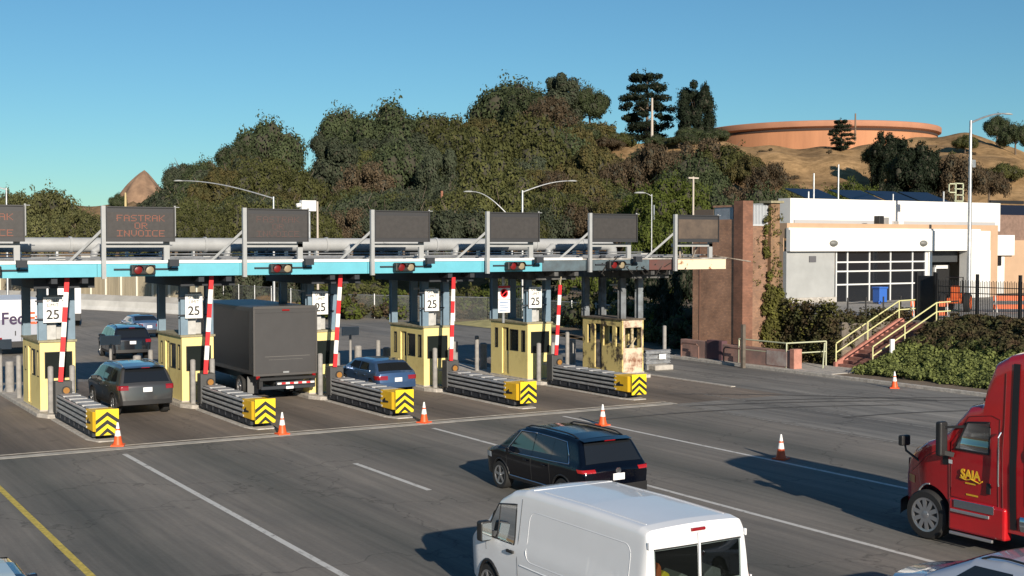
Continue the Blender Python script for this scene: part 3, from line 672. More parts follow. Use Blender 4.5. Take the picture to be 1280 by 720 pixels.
# ------------------------------------------------------------------ vehicles (local frame: +Y forward, X right, origin at rear centre on the ground)
def interp(pts, x):
    return float(np.interp(x, [p[0] for p in pts], [p[1] for p in pts]))
class Hull:
    def __init__(s, L, W, top, zsill, wheels, wr, zb, tum, re=.35, rf=.6, rc=.1, crown=.03, kr=.06, kf=.18, arch=.07, sillr=None, belt_bulge=.0, taper=0.0):
        s.L, s.W2, s.top, s.zs, s.wh, s.wr, s.zb, s.tum, s.re, s.rf, s.rc, s.cr, s.kr, s.kf, s.ar = L, W / 2, top, zsill, wheels, wr, zb, tum, re, rf, rc, crown, kr, kf, arch
        s.bb = belt_bulge; s.taper = taper
    def ztop(s, l): return interp(s.top, l)
    def zlow(s, l):
        z = s.zs + .10 * max(0, 1 - l / .5) + .06 * max(0, 1 - (s.L - l) / .5); R_ = s.wr + s.ar
        for w in s.wh:
            if abs(l - w) < R_: z = max(z, s.wr + math.sqrt(R_ * R_ - (l - w) ** 2))
        return z
    def hw(s, l, z):
        h = s.W2
        if z > s.zb: h -= (z - s.zb) * s.tum + .02 * min(1, (z - s.zb) / .1)
        else: h -= .05 * ((s.zb - z) / max(.1, s.zb - s.zs)) ** 2
        h += s.bb * math.exp(-((z - s.zb + .12) / .12) ** 2)
        def rnd(d, r): return 0 if d >= r else r * (1 - math.sqrt(max(0, 1 - ((r - d) / r) ** 2)))
        h -= rnd(max(l, 0), s.re) * .45 + rnd(max(s.L - l, 0), s.rf) * .45 + s.taper * max(0, (l - s.L * .55) / (s.L * .45)) ** 1.5
        return h
    def warp(s, w, l, z):
        k = (w / s.W2) ** 2; d = (s.L - l)
        if d < 1.2: l -= s.kf * k * (1 - d / 1.2)
        if l < .8: l += s.kr * k * (1 - l / .8)
        return (w, l, z)
    def side(s, l, z, sd, off=0.0): return s.warp(sd * (s.hw(l, z) + off), l, z)
    def mesh(s, name, m, parent, n=90, extra=()):
        knots = set(np.linspace(0, s.L, n).tolist()) | {p[0] for p in s.top} | set(extra)
        for w_ in s.wh:
            for a in np.linspace(-1, 1, 19): knots.add(w_ + (s.wr + s.ar) * a)
        # refine steep segments
        for (a, za), (b, zb_) in zip(s.top, s.top[1:]):
            if b - a < .6 and abs(zb_ - za) > .2:
                for t in np.linspace(0, 1, 10): knots.add(a + (b - a) * t)
        ls = sorted(k for k in knots if 0 <= k <= s.L); out = [ls[0]]
        for k in ls[1:]:
            if k - out[-1] > .004: out.append(k)
        ls = out; NS, NC, NT = 12, 5, 8; mb = MB(); rows = []
        for l in ls:
            zt = s.ztop(l); zl = min(s.zlow(l), zt - .02); rc = min(s.rc, (zt - zl) * .45)
            half = []
            for j in range(NS + 1):
                z = zl + (zt - rc - zl) * j / NS; half.append((s.hw(l, z), z))
            wt = s.hw(l, zt - rc) ; 
            for j in range(1, NC + 1):
                a = PI / 2 * j / NC; half.append((wt - rc * (1 - math.cos(a)) - rc * s.tum * math.sin(a), zt - rc + rc * math.sin(a)))
            we = half[-1][0]; full = [(-x, z) for x, z in half]
            for j in range(1, NT): 
                x = -we + 2 * we * j / NT; full.append((x, zt + s.cr * (1 - (x / we) ** 2)))
            full += [(x, z) for x, z in half[::-1]]
            rows.append([s.warp(x, l, z) for x, z in full])
        k = len(rows[0])
        vs = [p for r_ in rows for p in r_]
        fs = [(i * k + j, i * k + j + 1, (i + 1) * k + j + 1, (i + 1) * k + j) for i in range(len(ls) - 1) for j in range(k - 1)]
        fs += [(i * k + k - 1, i * k, (i + 1) * k, (i + 1) * k + k - 1) for i in range(len(ls) - 1)]
        fs += [tuple(range(k)), tuple(range((len(ls) - 1) * k, len(ls) * k))[::-1]]
        mb.add(vs, fs); o = mb.build(name, m, parent, smooth=True)
        s.obj = o; return o
    # panels that follow the side surface: corners (l,z) bottom-left, bottom-right, top-right, top-left
    def sidepanel(s, name, q, sd, m, parent, off=.006, nu=10, nv=8, thick=.004, bow=0):
        (a, b, c, d) = [Vector((p[0], p[1], 0)) for p in q]; mb = MB()
        def fn(u, v, o):
            p = (a * (1 - u) + b * u) * (1 - v) + (d * (1 - u) + c * u) * v
            z = p.y + bow * math.sin(PI * u) * v
            return s.side(p.x, z, sd, o)
        mb.grid(lambda u, v: fn(u, v, off), nu, nv); return mb.build(name, m, parent, smooth='all', fix=False) if sd < 0 else mb.build(name, m, parent, smooth='all')
    def sideline(s, pts, sd, wd, m, parent, name='trim', off=.007):
        mb = MB(); P = []
        for (a, b) in zip(pts, pts[1:]):
            for t in np.linspace(0, 1, 7)[:-1]: P.append((a[0] + (b[0] - a[0]) * t, a[1] + (b[1] - a[1]) * t))
        P.append(pts[-1]); V = [Vector(s.side(l, z, sd, off)) for l, z in P]; mb.tube(V, wd / 2, 6); return mb.build(name, m, parent, smooth=True)
    # panel on the top/rear/front profile between l0 and l1; w fractions
    def toppanel(s, name, l0, l1, f0, f1, m, parent, off=.008, nu=12, nv=12, edge=None, taper=0, wabs=None):
        L_ = np.linspace(l0, l1, 60); Z_ = [s.ztop(l) for l in L_]; acc = np.concatenate([[0], np.cumsum(np.hypot(np.diff(L_), np.diff(Z_)))]); acc /= acc[-1]; mb = MB()
        def fn(u, v):
            l = float(np.interp(v, acc, L_)); e = .004; dz = (s.ztop(min(l + e, s.L)) - s.ztop(max(l - e, 0))) / (2 * e); nn = Vector((0, -dz, 1)).normalized()
            z = s.ztop(l); rc = min(s.rc, (z - s.zlow(l)) * .45); we = s.hw(l, z - rc) - rc * .6
            if wabs: we = wabs
            f = f0 + (f1 - f0) * u
            if taper: f *= 1 - taper * (1 - v)
            w_ = we * f; zz = z + s.cr * (1 - min(1, (w_ / max(.1, s.hw(l, z - rc))) ** 2))
            x, y, z2 = s.warp(w_, l, zz); return (x, y + nn.y * off, z2 + nn.z * off)
        mb.grid(fn, nu, nv); return mb.build(name, m, parent, smooth='all')
def pocket(obj, boxes, m):
    """cut cavities into a hull, their walls get material m"""
    obj.data.materials.append(m)
    for (x0, x1, y0, y1, z0, z1) in boxes:
        mb = MB(); mb.box(x0, x1, y0, y1, z0, z1); c = mb.build('cut', m); c.parent = obj.parent
        mo = obj.modifiers.new('b', 'BOOLEAN'); mo.operation = 'DIFFERENCE'; mo.object = c; mo.solver = 'EXACT'; mo.material_mode = 'TRANSFER'
        dg = bpy.context.evaluated_depsgraph_get(); dg.update()
        me = bpy.data.meshes.new_from_object(obj.evaluated_get(dg)); obj.modifiers.clear(); me.name = obj.name; obj.data = me; bpy.data.objects.remove(c)
def wheel(parent, x, y, r, wd, rim=alloy, spokes=5, sd=-1):
    mb = MB(); h = wd / 2
    mb.lathe([(r * .66, -h * .8), (r * .70, -h), (r * .93, -h), (r, -h * .72), (r, h * .72), (r * .93, h), (r * .7, h), (r * .66, h * .8)], 36, axis='x')
    t = mb.build('wheel', rubber, parent, smooth=True); t.location = (x, y, r)
    mb = MB(); mb.lathe([(r * .66, sd * h * .25), (r * .05, sd * h * .2)], 30, axis='x'); mb.build('brake_disc', dark, t)
    mb = MB(); mb.v = []; R1, R2 = r * .69, r * .60; n_ = 36
    for rr_, hh in ((R1, .95), (R2, .90), (R2 * .97, .3), (R1, .3)):
        mb.v += [(sd * h * hh, rr_ * math.cos(2 * PI * i / n_), rr_ * math.sin(2 * PI * i / n_)) for i in range(n_)]
    for j in range(4):
        for i in range(n_): mb.f.append((j * n_ + i, j * n_ + (i + 1) % n_, ((j + 1) % 4) * n_ + (i + 1) % n_, ((j + 1) % 4) * n_ + i)); mb.m.append(0)
    for i in range(spokes):
        a = 2 * PI * i / spokes + .2; mb.beam((sd * h * .8, math.cos(a) * r * .12, math.sin(a) * r * .12), (sd * h * .82, math.cos(a) * r * .62, math.sin(a) * r * .62), r * .17, r * .06, up=(1, 0, 0))
    mb.lathe([(r * .16, sd * h * .7), (r * .15, sd * h * .95), (r * .05, sd * h)], 16, axis='x')
    mb.build('rim', rim, t, smooth=True); return t
def quadbox(name, m, parent, x0, x1, y0, y1, z0, z1, bev=.01):
    mb = MB(); mb.box(x0, x1, y0, y1, z0, z1); return mb.build(name, m, parent, bevel=bev)
def car(name, label, cat, loc, rz, spec, group=None):
    P = spec; t = thing(name, label, cat, loc, rz, group); L, W = P['L'], P['W']
    h = Hull(L, W, P['top'], P.get('sill', .30), P['wheels'], P['wr'], P['zb'], P.get('tum', .28), re=P.get('re', .35), rf=.6, rc=P.get('rc', .1), crown=.03, kr=P.get('kr', .08), kf=.22, arch=.06, belt_bulge=.012)
    body = h.mesh('body', P['paint'], t)
    for w_ in P['wheels']:
        for sd in (-1, 1): wheel(t, sd * (W / 2 - .12), w_, P['wr'], .225, P.get('rim', alloy), sd=sd)
    gl = P.get('glass', blackglass)
    for sd in (-1, 1):
        for q in P['win']: h.sidepanel('side_window', q, sd, gl, t, off=.005, bow=.0)
        for pts in P.get('chrome', []): h.sideline(pts, sd, .025, chrome, t, 'window_trim')
        # cladding along the sill and arches
        z0 = P.get('sill', .30)
        h.sidepanel('sill_cladding', [(P['wheels'][0] + P['wr'] + .06, z0 + .01), (P['wheels'][1] - P['wr'] - .06, z0 + .01), (P['wheels'][1] - P['wr'] - .06, z0 + .13), (P['wheels'][0] + P['wr'] + .06, z0 + .13)], sd, black, t, off=.008)
        if P.get('arches', True):
            for w_ in P['wheels']:
                Ra = P['wr'] + .075; pts = [(w_ + Ra * math.cos(a), P['wr'] + Ra * math.sin(a)) for a in np.linspace(.05 * PI, .95 * PI, 13)]
                h.sideline(pts, sd, .05, black, t, 'arch_trim', off=-.004)
        for l in P['seams']: h.sideline([(l, z0 + .1), (l, P['zb'] - .02)], sd, .009, black, body, 'door_seam', off=.0)
        for l in P['handles']:
            a = Vector(h.side(l, P['zb'] - .1, sd, .03)); mb = MB(); mb.beam(a - Vector((0, .08, 0)), a + Vector((0, .08, 0)), .03, .035); mb.build('door_handle', P.get('handle', P['paint']), t, bevel=.008)
        a = Vector(h.side(P['mirror'], P['zb'] + .08, sd, .11)); mb = MB(); mb.box(a.x - .11, a.x + .11, a.y - .06, a.y + .07, a.z - .07, a.z + .08); mb.beam(a + Vector((-sd * .05, .0, -.04)), a + Vector((-sd * .2, 0, -.1)), .05, .05)
        mb.build('wing_mirror', P.get('mirrorm', P['paint']), t, bevel=.03)
        mb = MB(); lh = P['tail']  # (z0,z1, wrap, inner w)
        def fn(u, v):
            z = lh[0] + (lh[1] - lh[0]) * v
            if u < .5:
                l = lh[2] * (1 - u * 2) * (1 - .25 * (1 - v)) + .03; p = h.side(l + .02, z, sd, .012); return p
            f = (u - .5) * 2; lt = next((l for l in np.linspace(0, 1, 400) if h.ztop(l) >= z), .02); wd = h.hw(.04, z) * (1 - f) + lh[3] * f
            p = h.warp(sd * wd, lt, z); return (p[0], p[1] - .016, p[2])
        mb.grid(fn, 12, 4); mb.build('tail_light', P.get('tailm', redlens), t, smooth='all')
    h.toppanel('rear_window', P['rg'][0], P['rg'][1], -.9, .9, gl, t, off=.008)
    h.toppanel('windscreen', P['ws'][0], P['ws'][1], -.93, .93, gl, t, off=.008)
    # rear plate, bumper lower
    z = P['plate']; lt = next((l for l in np.linspace(0, 1, 400) if h.ztop(l) >= z), .02)
    quadbox('number_plate', plate, t, -.16, .16, lt - .03, lt - .015, z - .08, z + .08, .004)
    mb = MB(); mb.grid(lambda u, v: (lambda w_, z_: (w_, h.warp(w_, 0, z_)[1] - .012, z_))((-1 + 2 * u) * W * .44, P.get('sill', .3) + .10 + (P.get('bh', .22)) * v), 14, 2); mb.build('rear_bumper', P.get('bumper', black), t, smooth='all')
    if P.get('badge'):
        z = P['badge']; lt = next((l for l in np.linspace(0, 1, 400) if h.ztop(l) >= z), .02); mb = MB(); mb.lathe([(.075, 0), (.075, .012), (.05, .016), (.0501, .01)], 20); o = mb.build('badge', chrome, t); o.rotation_euler = (PI / 2, 0, 0); o.location = (0, lt - .012, z)
    for sd in (-1, 1):
        mb = MB(); l0 = L - .55; mb.grid(lambda u, v: h.side(l0 + .5 * u, P['hl'] + .14 * v, sd, .006), 8, 3); mb.build('headlight', whitelens, t, smooth='all')
    if P.get('rails'):
        for sd in (-1, 1):
            l0, l1 = P['rails']; mb = MB(); mb.tube([(sd * (h.hw(l, h.ztop(l) - .1) - .13), l, h.ztop(l) + (.045 if 0 < i < 9 else -.0)) for i, l in enumerate(np.linspace(l0, l1, 10))], .018, 8); mb.build('roof_rail', P.get('railm', black), t, smooth=True)
    if P.get('spoiler'):
        l0, l1, zz = P['spoiler']; mb = MB(); mb.grid(lambda u, v: ((-1 + 2 * u) * W * .36, l0 + (l1 - l0) * v + .05 * (2 * u - 1) ** 2, zz + .035 * v - .02 * (2 * u - 1) ** 2), 12, 3); mb.grid(lambda u, v: ((-1 + 2 * u) * W * .36, l0 + (l1 - l0) * v + .05 * (2 * u - 1) ** 2, zz - .03 + .0 * v - .02 * (2 * u - 1) ** 2), 12, 3); mb.build('spoiler', P['paint'], t, smooth='all')
        mb = MB(); mb.box(-.15, .15, l0 - .005, l0 + .01, zz - .025, zz - .005); mb.build('brake_light', redlens, t)
    P['hull'] = h; return t
navy = mat('paint_black_navy', (.0015, .0025, .006), .12)
grey = mat('paint_grey', (.075, .072, .07), .28, .5, coat=1)
blk = mat('paint_black', (.008, .009, .013), .18, coat=1)
slate = mat('paint_slate_blue', (.10, .13, .20), .3, .4, coat=1)
blue = mat('paint_blue', (.05, .10, .21), .28, .4, coat=1)
suv_top = [(0, .42), (.03, .75), (.06, .98), (.16, 1.08), (.34, 1.35), (.50, 1.60), (.62, 1.67), (1.2, 1.715), (2.2, 1.73), (2.9, 1.70), (3.2, 1.60), (3.9, 1.13), (4.2, 1.07), (4.6, .98), (4.74, .82), (4.80, .55)]
suv = dict(L=4.80, W=1.88, top=suv_top, wheels=(.98, 3.77), wr=.36, zb=1.03, tum=.30, rg=(.19, .50), ws=(3.22, 3.86), paint=navy, sill=.33,
    win=[[(.78, 1.12), (1.49, 1.09), (1.49, 1.59), (1.02, 1.55)], [(1.50, 1.09), (2.30, 1.07), (2.30, 1.61), (1.50, 1.59)], [(2.315, 1.07), (3.38, 1.05), (2.98, 1.56), (2.34, 1.60)]],
    chrome=[[(.72, 1.10), (1.5, 1.07), (3.46, 1.03)], [(.72, 1.10), (.80, 1.30), (1.0, 1.585), (1.5, 1.61), (2.3, 1.63), (2.98, 1.60), (3.46, 1.05)], [(1.5, .43), (3.3, .43)]],
    seams=(1.5, 2.31, 3.42), handles=(1.72, 2.52), mirror=3.12, tail=(.95, 1.03, .26, .60), plate=.83, badge=.97, hl=.78, rails=(.75, 3.0), spoiler=(.38, .62, 1.66), tailm=redlit)
car('parked_suv', 'black SUV with roof rails driving in front of the white van', 'SUV', (17.0, 23.46, 0), R(.5), suv)
_s = bpy.data.objects['parked_suv']; _s.name = 'suv'; _s.scale = (1, 1, .96)
pf_top = [(0, .45), (.03, .8), (.06, 1.08), (.12, 1.16), (.30, 1.45), (.44, 1.66), (.60, 1.73), (1.4, 1.78), (2.3, 1.79), (3.0, 1.75), (3.35, 1.63), (4.0, 1.18), (4.3, 1.12), (4.85, 1.02), (4.98, .85), (5.04, .6)]
pf = dict(L=5.04, W=1.96, top=pf_top, wheels=(1.02, 3.92), wr=.38, zb=1.10, tum=.30, rg=(.14, .44), ws=(3.37, 3.97), paint=grey, sill=.34,
    win=[[(.70, 1.22), (1.42, 1.18), (1.42, 1.62), (.9, 1.60)], [(1.50, 1.17), (2.38, 1.15), (2.38, 1.66), (1.50, 1.65)], [(2.44, 1.14), (3.5, 1.12), (3.1, 1.62), (2.44, 1.66)]],
    chrome=[], seams=(1.46, 2.41, 3.55), handles=(1.7, 2.6), mirror=3.25, tail=(.96, 1.12, .36, .66), plate=.96, hl=.8, rails=(.8, 3.0), railm=steel, spoiler=(.28, .52, 1.73), bh=.16, re=.3)
c_ = car('suv', 'dark grey SUV in the lane right of the leftmost booth', 'SUV', (12.1, 45.0, 0), R(1), pf)
pf2 = dict(pf); pf2['paint'] = blk; pf2['railm'] = black
car('suv', 'black SUV beyond the booths between the grey SUV and the slate sedan', 'SUV', (17.24, 66.9, 0), R(-3), pf2)
sd_top = [(0, .45), (.04, .80), (.10, 1.00), (.5, 1.07), (.85, 1.12), (1.45, 1.38), (1.8, 1.43), (2.5, 1.45), (3.0, 1.40), (3.8, 1.02), (4.1, .97), (4.6, .86), (4.75, .7), (4.8, .5)]
sdn = dict(L=4.8, W=1.83, top=sd_top, wheels=(1.0, 3.75), wr=.33, zb=.93, tum=.36, rg=(.90, 1.45), ws=(3.02, 3.75), paint=slate, sill=.28,
    win=[[(1.30, 1.00), (2.2, .98), (2.2, 1.32), (1.62, 1.30)], [(2.26, .98), (3.4, .96), (2.92, 1.32), (2.26, 1.33)]], chrome=[[(1.25, .98), (3.5, .94)]],
    seams=(1.4, 2.23, 3.4), handles=(1.6, 2.45), mirror=3.1, tail=(.78, .95, .3, .42), plate=.78, hl=.68, arches=False)
car('sedan', 'slate blue sedan farthest ahead on the road beyond the booths', 'car', (22.2, 82.0, 0), R(-1), sdn)
au_top = [(0, .42), (.04, .78), (.08, .92), (.2, .98), (.62, 1.28), (.8, 1.37), (1.3, 1.42), (2.2, 1.43), (2.7, 1.38), (3.5, 1.0), (3.8, .95), (4.2, .84), (4.3, .7), (4.35, .5)]
au = dict(L=4.35, W=1.78, top=au_top, wheels=(.82, 3.40), wr=.33, zb=.92, tum=.38, rg=(.22, .62), ws=(2.72, 3.42), paint=blue, sill=.26,
    win=[[(1.0, 1.02), (1.9, .99), (1.9, 1.31), (1.2, 1.28)], [(1.96, .99), (3.1, .96), (2.62, 1.30), (1.96, 1.31)]], chrome=[[(.9, .99), (3.2, .94)]],
    seams=(1.1, 1.93, 3.1), handles=(1.3, 2.1), mirror=2.8, tail=(.68, .84, .32, .45), plate=.68, hl=.62, arches=False, bumper=blue)
car('hatchback', 'blue hatchback in the lane left of the fourth booth', 'car', (22.3, 45.8, 0), R(0), au)
# pale blue car at the bottom right: only its roof shows
pb = mat('paint_pale_silver_blue', (.46, .50, .58), .25, .3, coat=1)
bs = dict(sdn); bs.update(paint=pb, rails=(1.5, 2.9), railm=black)
car('sedan', 'pale silver blue car at the bottom right corner below the red truck', 'car', (16.35, 9.6, 0), R(0), bs)
bc = dict(sdn); bc.update(paint=blk)
bl_car = car('sedan', 'black car with sky reflection painted on its roof, cut by the bottom left corner', 'car', (2.63, 17.1, 0), R(0), bc)
bc['hull'].toppanel('glass_roof', 1.6, 2.85, -.78, .78, mat('sky_reflection_pale', (.42, .52, .56), .1), bl_car, off=.008)  # pale panel paints a reflection of the sky on the roof

# ---- white cargo van
vanp = mat('van_white', (.74, .75, .77), .28, coat=.6, var=.02, vscale=1)
t = thing('cargo_van', 'white cargo van with two rear windows, cut by the bottom edge', 'van', (11.70, 14.15, 0), R(.6))
vt = [(0, .50), (.02, 1.0), (.05, 1.65), (.08, 1.98), (.12, 2.05), (.3, 2.08), (1.8, 2.11), (3.35, 2.10), (3.72, 2.03), (4.05, 1.86), (4.66, 1.32), (4.9, 1.24), (5.18, 1.10), (5.27, .9), (5.30, .55)]
vh = Hull(5.30, 2.04, vt, .36, (1.0, 4.36), .35, 1.15, .125, re=.18, rf=.5, rc=.10, crown=.03, kr=.03, kf=.3, arch=.07)
vb = vh.mesh('body', vanp, t, n=110)
cav = mat('van_interior', (.05, .05, .052), .8)
pocket(vb, [(-.78, -.02, -.1, 1.3, 1.22, 1.76), (.02, .78, -.1, 1.3, 1.22, 1.76)], cav)
pocket(vb, [(-1.3, -.35, 3.66, 4.26, 1.22, 1.68)], cav)
vg = glassmat('clear_glass', (.42, .47, .46))
for a, b in ((-.80, -.025), (.025, .80)):
    mb = MB(); mb.grid(lambda u, v: (lambda w_, z_: (w_, vh.warp(w_, next((l for l in np.linspace(0, .3, 300) if vh.ztop(l) >= z_), .05), z_)[1] - .012, z_))(a + (b - a) * u, 1.20 + .58 * v), 10, 8)
    mb.build('rear_window', vg, t, smooth='all')
    rim_ = MB(); Y = .012
    rim_.box(a, b, Y, Y + .03, 1.19, 1.205); rim_.build('window_seal', black, t); rim_ = MB(); rim_.box(a, b, Y + .03, Y + .06, 1.775, 1.79); rim_.build('window_seal', black, t)
for nm_, c, bx in (('yellow_bag', (.75, .62, .02), (-.68, -.45, .12, .4, 1.22, 1.45)), ('orange_bag', (.5, .12, .03), (-.74, -.62, .1, .3, 1.3, 1.58)), ('grey_box', (.22, .24, .22), (-.42, -.12, .1, .5, 1.22, 1.38)), ('grey_box', (.16, .17, .17), (.15, .5, .12, .5, 1.22, 1.40))):
    mb = MB(); x0, x1, y0, y1, z0, z1 = bx; mb.prism([(x0, y0, z0), (x1, y0, z0), (x1 - .02, y0, z1 - .06), ((x0 + x1) / 2, y0, z1), (x0 + .02, y0, z1 - .1)], (0, y1 - y0, 0))
    o = mb.build(nm_, mat(nm_ + '_' + str(x0), c, .7), None, bevel=.02); o.location = t.location; o.rotation_euler = t.rotation_euler
    tag(o, {'yellow_bag': 'yellow vest bundle behind the white van left rear window', 'orange_bag': 'dark orange bag behind the white van left rear window', 'grey_box': ('grey box seen through the white van left rear window' if x0 < 0 else 'grey box seen through the white van right rear window')}[nm_], 'cargo')
mb = MB(); mb.beam((0, -.006, .65), (0, .05, 1.95), .035, .03); mb.build('door_strip', vanp, vb)
mb = MB(); mb.grid(lambda u, v: (-.12 + .24 * u, .115 - .075 * (1 - v), 1.985 + .045 * v + .004), 6, 2); mb.grid(lambda u, v: (-.13 + .26 * u, .06 + .03 * v, 1.97 + .06 * v), 6, 2)
bl_ = MB(); bl_.beam((-.13, .07, 1.995), (.13, .07, 1.995), .05, .05); bl_.build('brake_light', redlens, t, bevel=.012)
for sd in (-1, 1):
    mb = MB(); mb.grid(lambda u, v: vh.side(.015 + .12 * u, .85 + .52 * v, sd, .012), 5, 5); mb.build('tail_light', redlens, t, smooth='all')
    # recessed looking side panel frame
    for (l0, l1, z0, z1) in ((.42, 3.12, 1.0, 1.80),):
        pts = []; r = .16
        for cx, cz, a0 in ((l1 - r, z1 - r, 0), (l0 + r, z1 - r, 90), (l0 + r, z0 + r, 180), (l1 - r, z0 + r, 270)):
            for a in np.linspace(a0, a0 + 90, 5): pts.append((cx + r * math.cos(R(a)), cz + r * math.sin(R(a))))
        pts.append(pts[0]); vh.sideline(pts, sd, .016, vanp, t, 'panel_crease', off=-.003)
    vh.sideline([(.1, .86), (3.3, .90)], sd, .02, vanp, t, 'panel_crease', off=.003)
    vh.sidepanel('sill_cladding', [(1.45, .37), (3.9, .37), (3.9, .55), (1.45, .55)], sd, black, t, off=.01)
    vh.sidepanel('sill_cladding', [(.1, .47), (.6, .47), (.6, .62), (.1, .62)], sd, black, t, off=.01)
    Ra = .43; vh.sideline([(4.36 + Ra * math.cos(a), .35 + Ra * math.sin(a)) for a in np.linspace(.03 * PI, .97 * PI, 13)], sd, .06, black, t, 'arch_trim', off=-.006)
    vh.sideline([(3.38, .5), (3.38, 1.95)], sd, .012, mat('seam_grey', (.12, .12, .12), .7), t, 'door_seam', off=.0)
    vh.sideline([(4.44, .95), (4.47, 1.28)], sd, .010, MATS['seam_grey'], t, 'door_seam', off=.0)
    h_ = Vector(vh.side(3.55, 1.08, sd, .03)); mb = MB(); mb.beam(h_ - Vector((0, .1, 0)), h_ + Vector((0, .1, 0)), .04, .05); mb.build('door_handle', black, t, bevel=.01)
    q = [(3.48, 1.20), (4.50, 1.20), (4.08, 1.76), (3.53, 1.84)]
    vh.sidepanel('side_window', q, sd, vg if sd < 0 else blackglass, t, off=.006)
    vh.sideline(q + [q[0]], sd, .03, black, t, 'window_seal', off=.002)
    vh.sideline([(4.02, 1.2), (4.02, 1.77)], sd, .02, black, t, 'window_divider', off=.008)
    m_ = Vector(vh.side(4.22, 1.28, sd, .17)); mb = MB(); mb.box(m_.x - .11, m_.x + .11, m_.y - .07, m_.y + .1, m_.z - .14, m_.z + .2); wm = mb.build('wing_mirror', black, t, bevel=.04)
    mb = MB(); mb.box(m_.x - .09, m_.x + .09, m_.y - .082, m_.y - .072, m_.z - .11, m_.z + .17); mb.build('mirror_glass', mat('mirror_glass', (.55, .6, .62), .08, .9), wm)
    mb = MB(); mb.beam(m_ - Vector((sd * .25, 0, .05)), m_, .08, .1); mb.build('mirror_arm', black, wm)
    for w_ in (1.0, 4.36): wheel(t, sd * .88, w_, .35, .22, alloy, 6, sd=sd)
    a, b = (-.06, .4) if sd < 0 else (0, 0)
vh.toppanel('windscreen', 3.76, 4.62, -.93, .93, blackglass, t, off=.008)
for x in (-.72, .72):
    mb = MB(); mb.tube([(x, l, vh.ztop(l) + vh.cr * (1 - (x / .85) ** 2) - .002) for l in np.linspace(.35, 3.0, 8)], .007, 6); mb.build('roof_rib', vanp, vb, smooth=True)
mb = MB(); mb.tube([(x, 3.1 + .14 * (x / .8) ** 2, vh.ztop(3.1) + .03 * (1 - (x / .9) ** 2) - .006) for x in np.linspace(-.78, .78, 9)], .009, 6); mb.build('roof_rib', vanp, vb, smooth=True)
for z, wd in ((.98, .14),):
    quadbox('number_plate', plate, t, -.16, .16, -.03, -.015, z - .08, z + .08, .004)
mb = MB(); mb.box(-.98, .98, -.08, .1, .42, .62); mb.build('rear_bumper', black, t, bevel=.03)
for z in (1.15, .75, 1.85):
    for sd in (-1, 1):
        h_ = vh.side(.06, z, sd, .004); mb = MB(); mb.box(h_[0] - .015, h_[0] + .015, .04, .09, z - .05, z + .05); mb.build('hinge', vanp, t, bevel=.008)

# ---- red road tractor
red = mat('truck_red', (.52, .012, .018), .24, coat=.9, col2=(.42, .012, .016), vscale=1.2)
t = thing('semi_truck', 'red semi truck cab with yellow lettering on its door, at the right edge', 'truck', (21.95, 11.98, 0), R(0))
# origin: 7.4 m behind the front bumper
tt = [(0, 1.05), (.05, 3.9), (.5, 4.0), (3.75, 4.02), (4.05, 3.95), (4.36, 3.78), (4.54, 3.35), (4.60, 2.99), (4.66, 2.94), (4.97, 2.86), (5.50, 2.30), (5.62, 2.16), (6.1, 2.03), (6.6, 1.82), (6.86, 1.6), (6.98, 1.35), (7.03, 1.0), (7.06, .55)]
th = Hull(7.06, 2.36, tt, .52, (5.98,), .51, 2.1, .045, re=.15, rf=1.0, rc=.14, crown=.09, kr=0, kf=.45, arch=.12, taper=.16)
tb = th.mesh('body', red, t, n=120)
pocket(tb, [(-1.35, -.5, 4.45, 5.05, 2.0, 2.52)], cav)
tg = glassmat('cab_glass', (.35, .42, .42))
q = [(4.42, 1.98), (5.26, 1.98), (4.98, 2.54), (4.44, 2.60)]
th.sidepanel('side_window', q, -1, tg, t, off=.008); th.sidepanel('side_window', q, 1, blackglass, t, off=.008)
